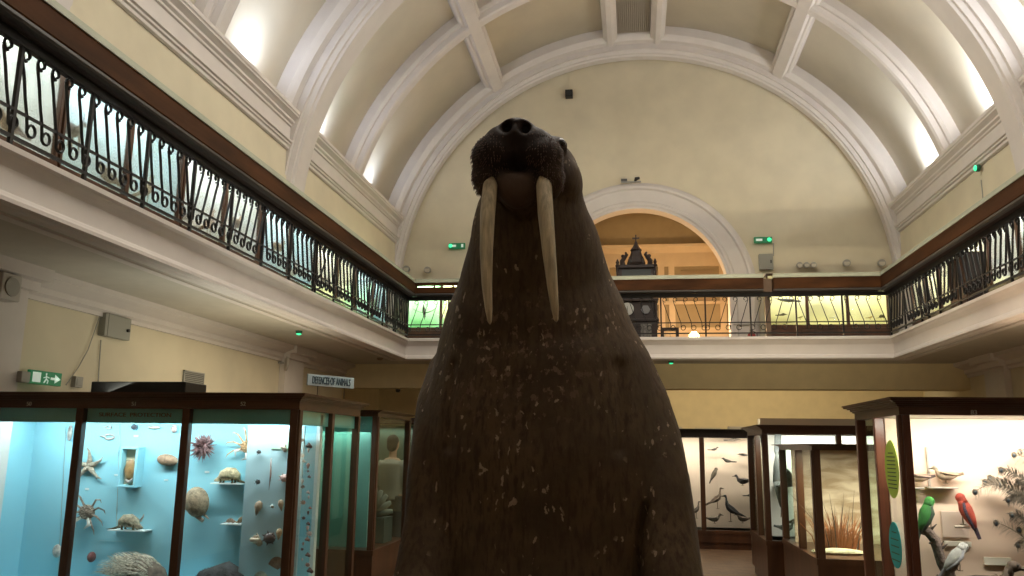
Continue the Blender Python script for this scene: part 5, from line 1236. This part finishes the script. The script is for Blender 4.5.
# soffit lights
def led(name, p, label, cat='lamp'):
    t = E(name, label, cat, p); MB().tube([(0, 0, 0), (0, 0, -.03), (0, 0, -.05)], [.055, .055, .035], 14).build('housing', M('dark_green_housing', (.03, .12, .07), .4), t)
    MB().ball((0, 0, -.05), (.045, .045, .02), 12, 6).build('glowing_lens', M('green_glow', (.1, .9, .4), .4, emit=((.05, 1, .42), 1.0)), t); return t
led('emergency_light', at(299, 331, z=3.615), 'glowing green light on the ceiling under the left gallery')
led('emergency_light', at(671, 361, z=3.615), 'glowing green light under the far gallery edge right of the walrus')
t = led('emergency_light', at(979, 168, x=6.27)+Vector((-.0, 0, 0)), 'glowing green round lamp high on the right wall'); t.rotation_euler = (0, PI/2, 0); t.scale = (1.3, 1.3, 1.3)
a = at(981, 180, x=6.31); tag(MB().box(6.305, 6.322, a.y-.008, a.y+.008, 6.2, a.z).build('conduit', greyplastic), 'thin vertical conduit under the green lamp on the right wall', 'conduit')
t = E('smoke_detector', 'small brown smoke detector on the ceiling under the gallery left of the walrus', 'detector', at(380, 358, z=3.615)); MB().lathe([(.07, 0), (.07, -.02), (.045, -.045), (.01, -.05)], n=16).build('body', M('brown_plastic', (.22, .15, .09), .6), t)
t = E('spotlight', 'tiny dark spot fitting hanging from the beam at the left', 'lamp', at(398, 390.5, y=18.9)); MB().lathe([(.06, .03), (.06, 0), (.04, -.04)], n=12).build('body', blackmat, t)
# exit signs on the end wall
for u, v, lb in ((457, 246, 'small green exit sign on the end wall left of the walrus'), (763, 240, 'small green exit sign on the end wall right of the arch')):
    p = at(u, v, y=YB-.08); t = E('exit_sign', lb, 'sign', p)
    MB().box(-.22, .22, -.03, .05, -.075, .075).build('panel', grs, t, bevel=.004)
    MB().box(-.18, -.02, -.034, -.03, -.03, .03).build('arrow', wht, t); MB().box(.12, .18, -.034, -.03, -.045, .045).build('door_symbol', wht, t)
    sx_ = .15 if u > 600 else -.17
    MB().ball((sx_, -.04, 0), (.055, .02, .05), 10, 8).build('glowing_lens', M('green_glow', (.1, .9, .4)), t)
a, c = at(773.5, 243, y=YB-.02), at(773.5, 256, y=YB-.02)
tag(MB().tube([a, c], .012, 6).build('conduit', greyplastic), 'thin conduit between the right exit sign and the grey cabinet', 'conduit')
p = at(766, 262, y=YB-.1); t = E('control_cabinet', 'grey cabinet on the end wall right of the arch', 'box', p); MB().box(-.17, .17, -.05, .08, -.20, .20).build('body', M('grey_enamel', (.27, .27, .23)), t, bevel=.01); MB().box(.10, .13, -.055, -.05, -.04, .04).build('lock', blackmat, t)
def spotl(u, v, lb, s_=1):
    p = at(u, v, y=YB-.12); t = E('wall_spotlight', lb, 'lamp', p); MB().tube([(0, .05, 0), (0, -.05, -.01), (0, -.10, -.02)], [.075*s_, .09*s_, .09*s_], 14).build('housing', greyplastic, t, smooth=False)
    MB().tube([(0, -.101, -.02), (0, -.106, -.02)], .07*s_, 14).build('lens', M('pale_lens', (.55, .50, .40), .3), t); MB().box(-.02, .02, .02, .118, -.02, .02).build('arm', greyplastic, t)
for u, v, lb in ((846, 263, 'grey round spotlight on the end wall, second from the right corner'), (881, 263, 'grey round spotlight on the end wall in the right corner'), (799, 265, 'leftmost of three grey spotlights in a row right of the arch'), (806, 265, 'middle one of three grey spotlights in a row right of the arch'), (813, 265, 'rightmost of three grey spotlights in a row right of the arch'),
                 (407, 269, 'grey round spotlight on the end wall in the left corner'), (428, 270, 'grey round spotlight on the end wall, second from the left corner')):
    spotl(u, v, lb, .8 if 790 < u < 820 else 1)
p = at(569, 94, y=YB-.14); t = E('black_speaker', 'small black square speaker high on the end wall above the walrus', 'loudspeaker', p); MB().box(-.10, .10, -.08, .10, -.10, .10).build('housing', blackmat, t, bevel=.01); MB().tube([(0, -.08, 0), (0, -.09, 0)], .07, 16).build('cone', M('dark_cone', (.03, .03, .03), .7), t)
a = at(570, 75, y=YB-.01); tag(MB().box(p.x-.015, p.x+.015, YB-.03, YB-.003, p.z+.101, a.z).build('conduit', cream), 'cream conduit rising from the black speaker', 'conduit')
p = at(631, 181, y=YB-.15); t = E('camera_bracket', 'dark camera rail with two heads on top of the arch moulding', 'camera', p)
MB().box(-.26, .26, -.02, .02, -.04, -.01).build('rail', greyplastic, t)
MB().box(-.26, -.10, -.06, .06, -.01, .05).build('camera_head', M('dark_grey_beading', (.06, .055, .05)), t); MB().tube([(.10, .02, -.02), (.13, -.02, .05), (.22, -.05, .06)], [.03, .05, .035], 8).build('camera_head', blackmat, t); MB().box(-.01, .01, 0, .14, -.04, -.02).build('arm', greyplastic, t)
# slim pale junctions at the right arcade: capital blocks near the right edge
tag(MB().box(6.30, 6.76, 7.9, 8.6, 2.62, 3.02).build('louvre_box', white, bevel=.01), 'white louvred block high on the right aisle wall above the parrot case', 'block')
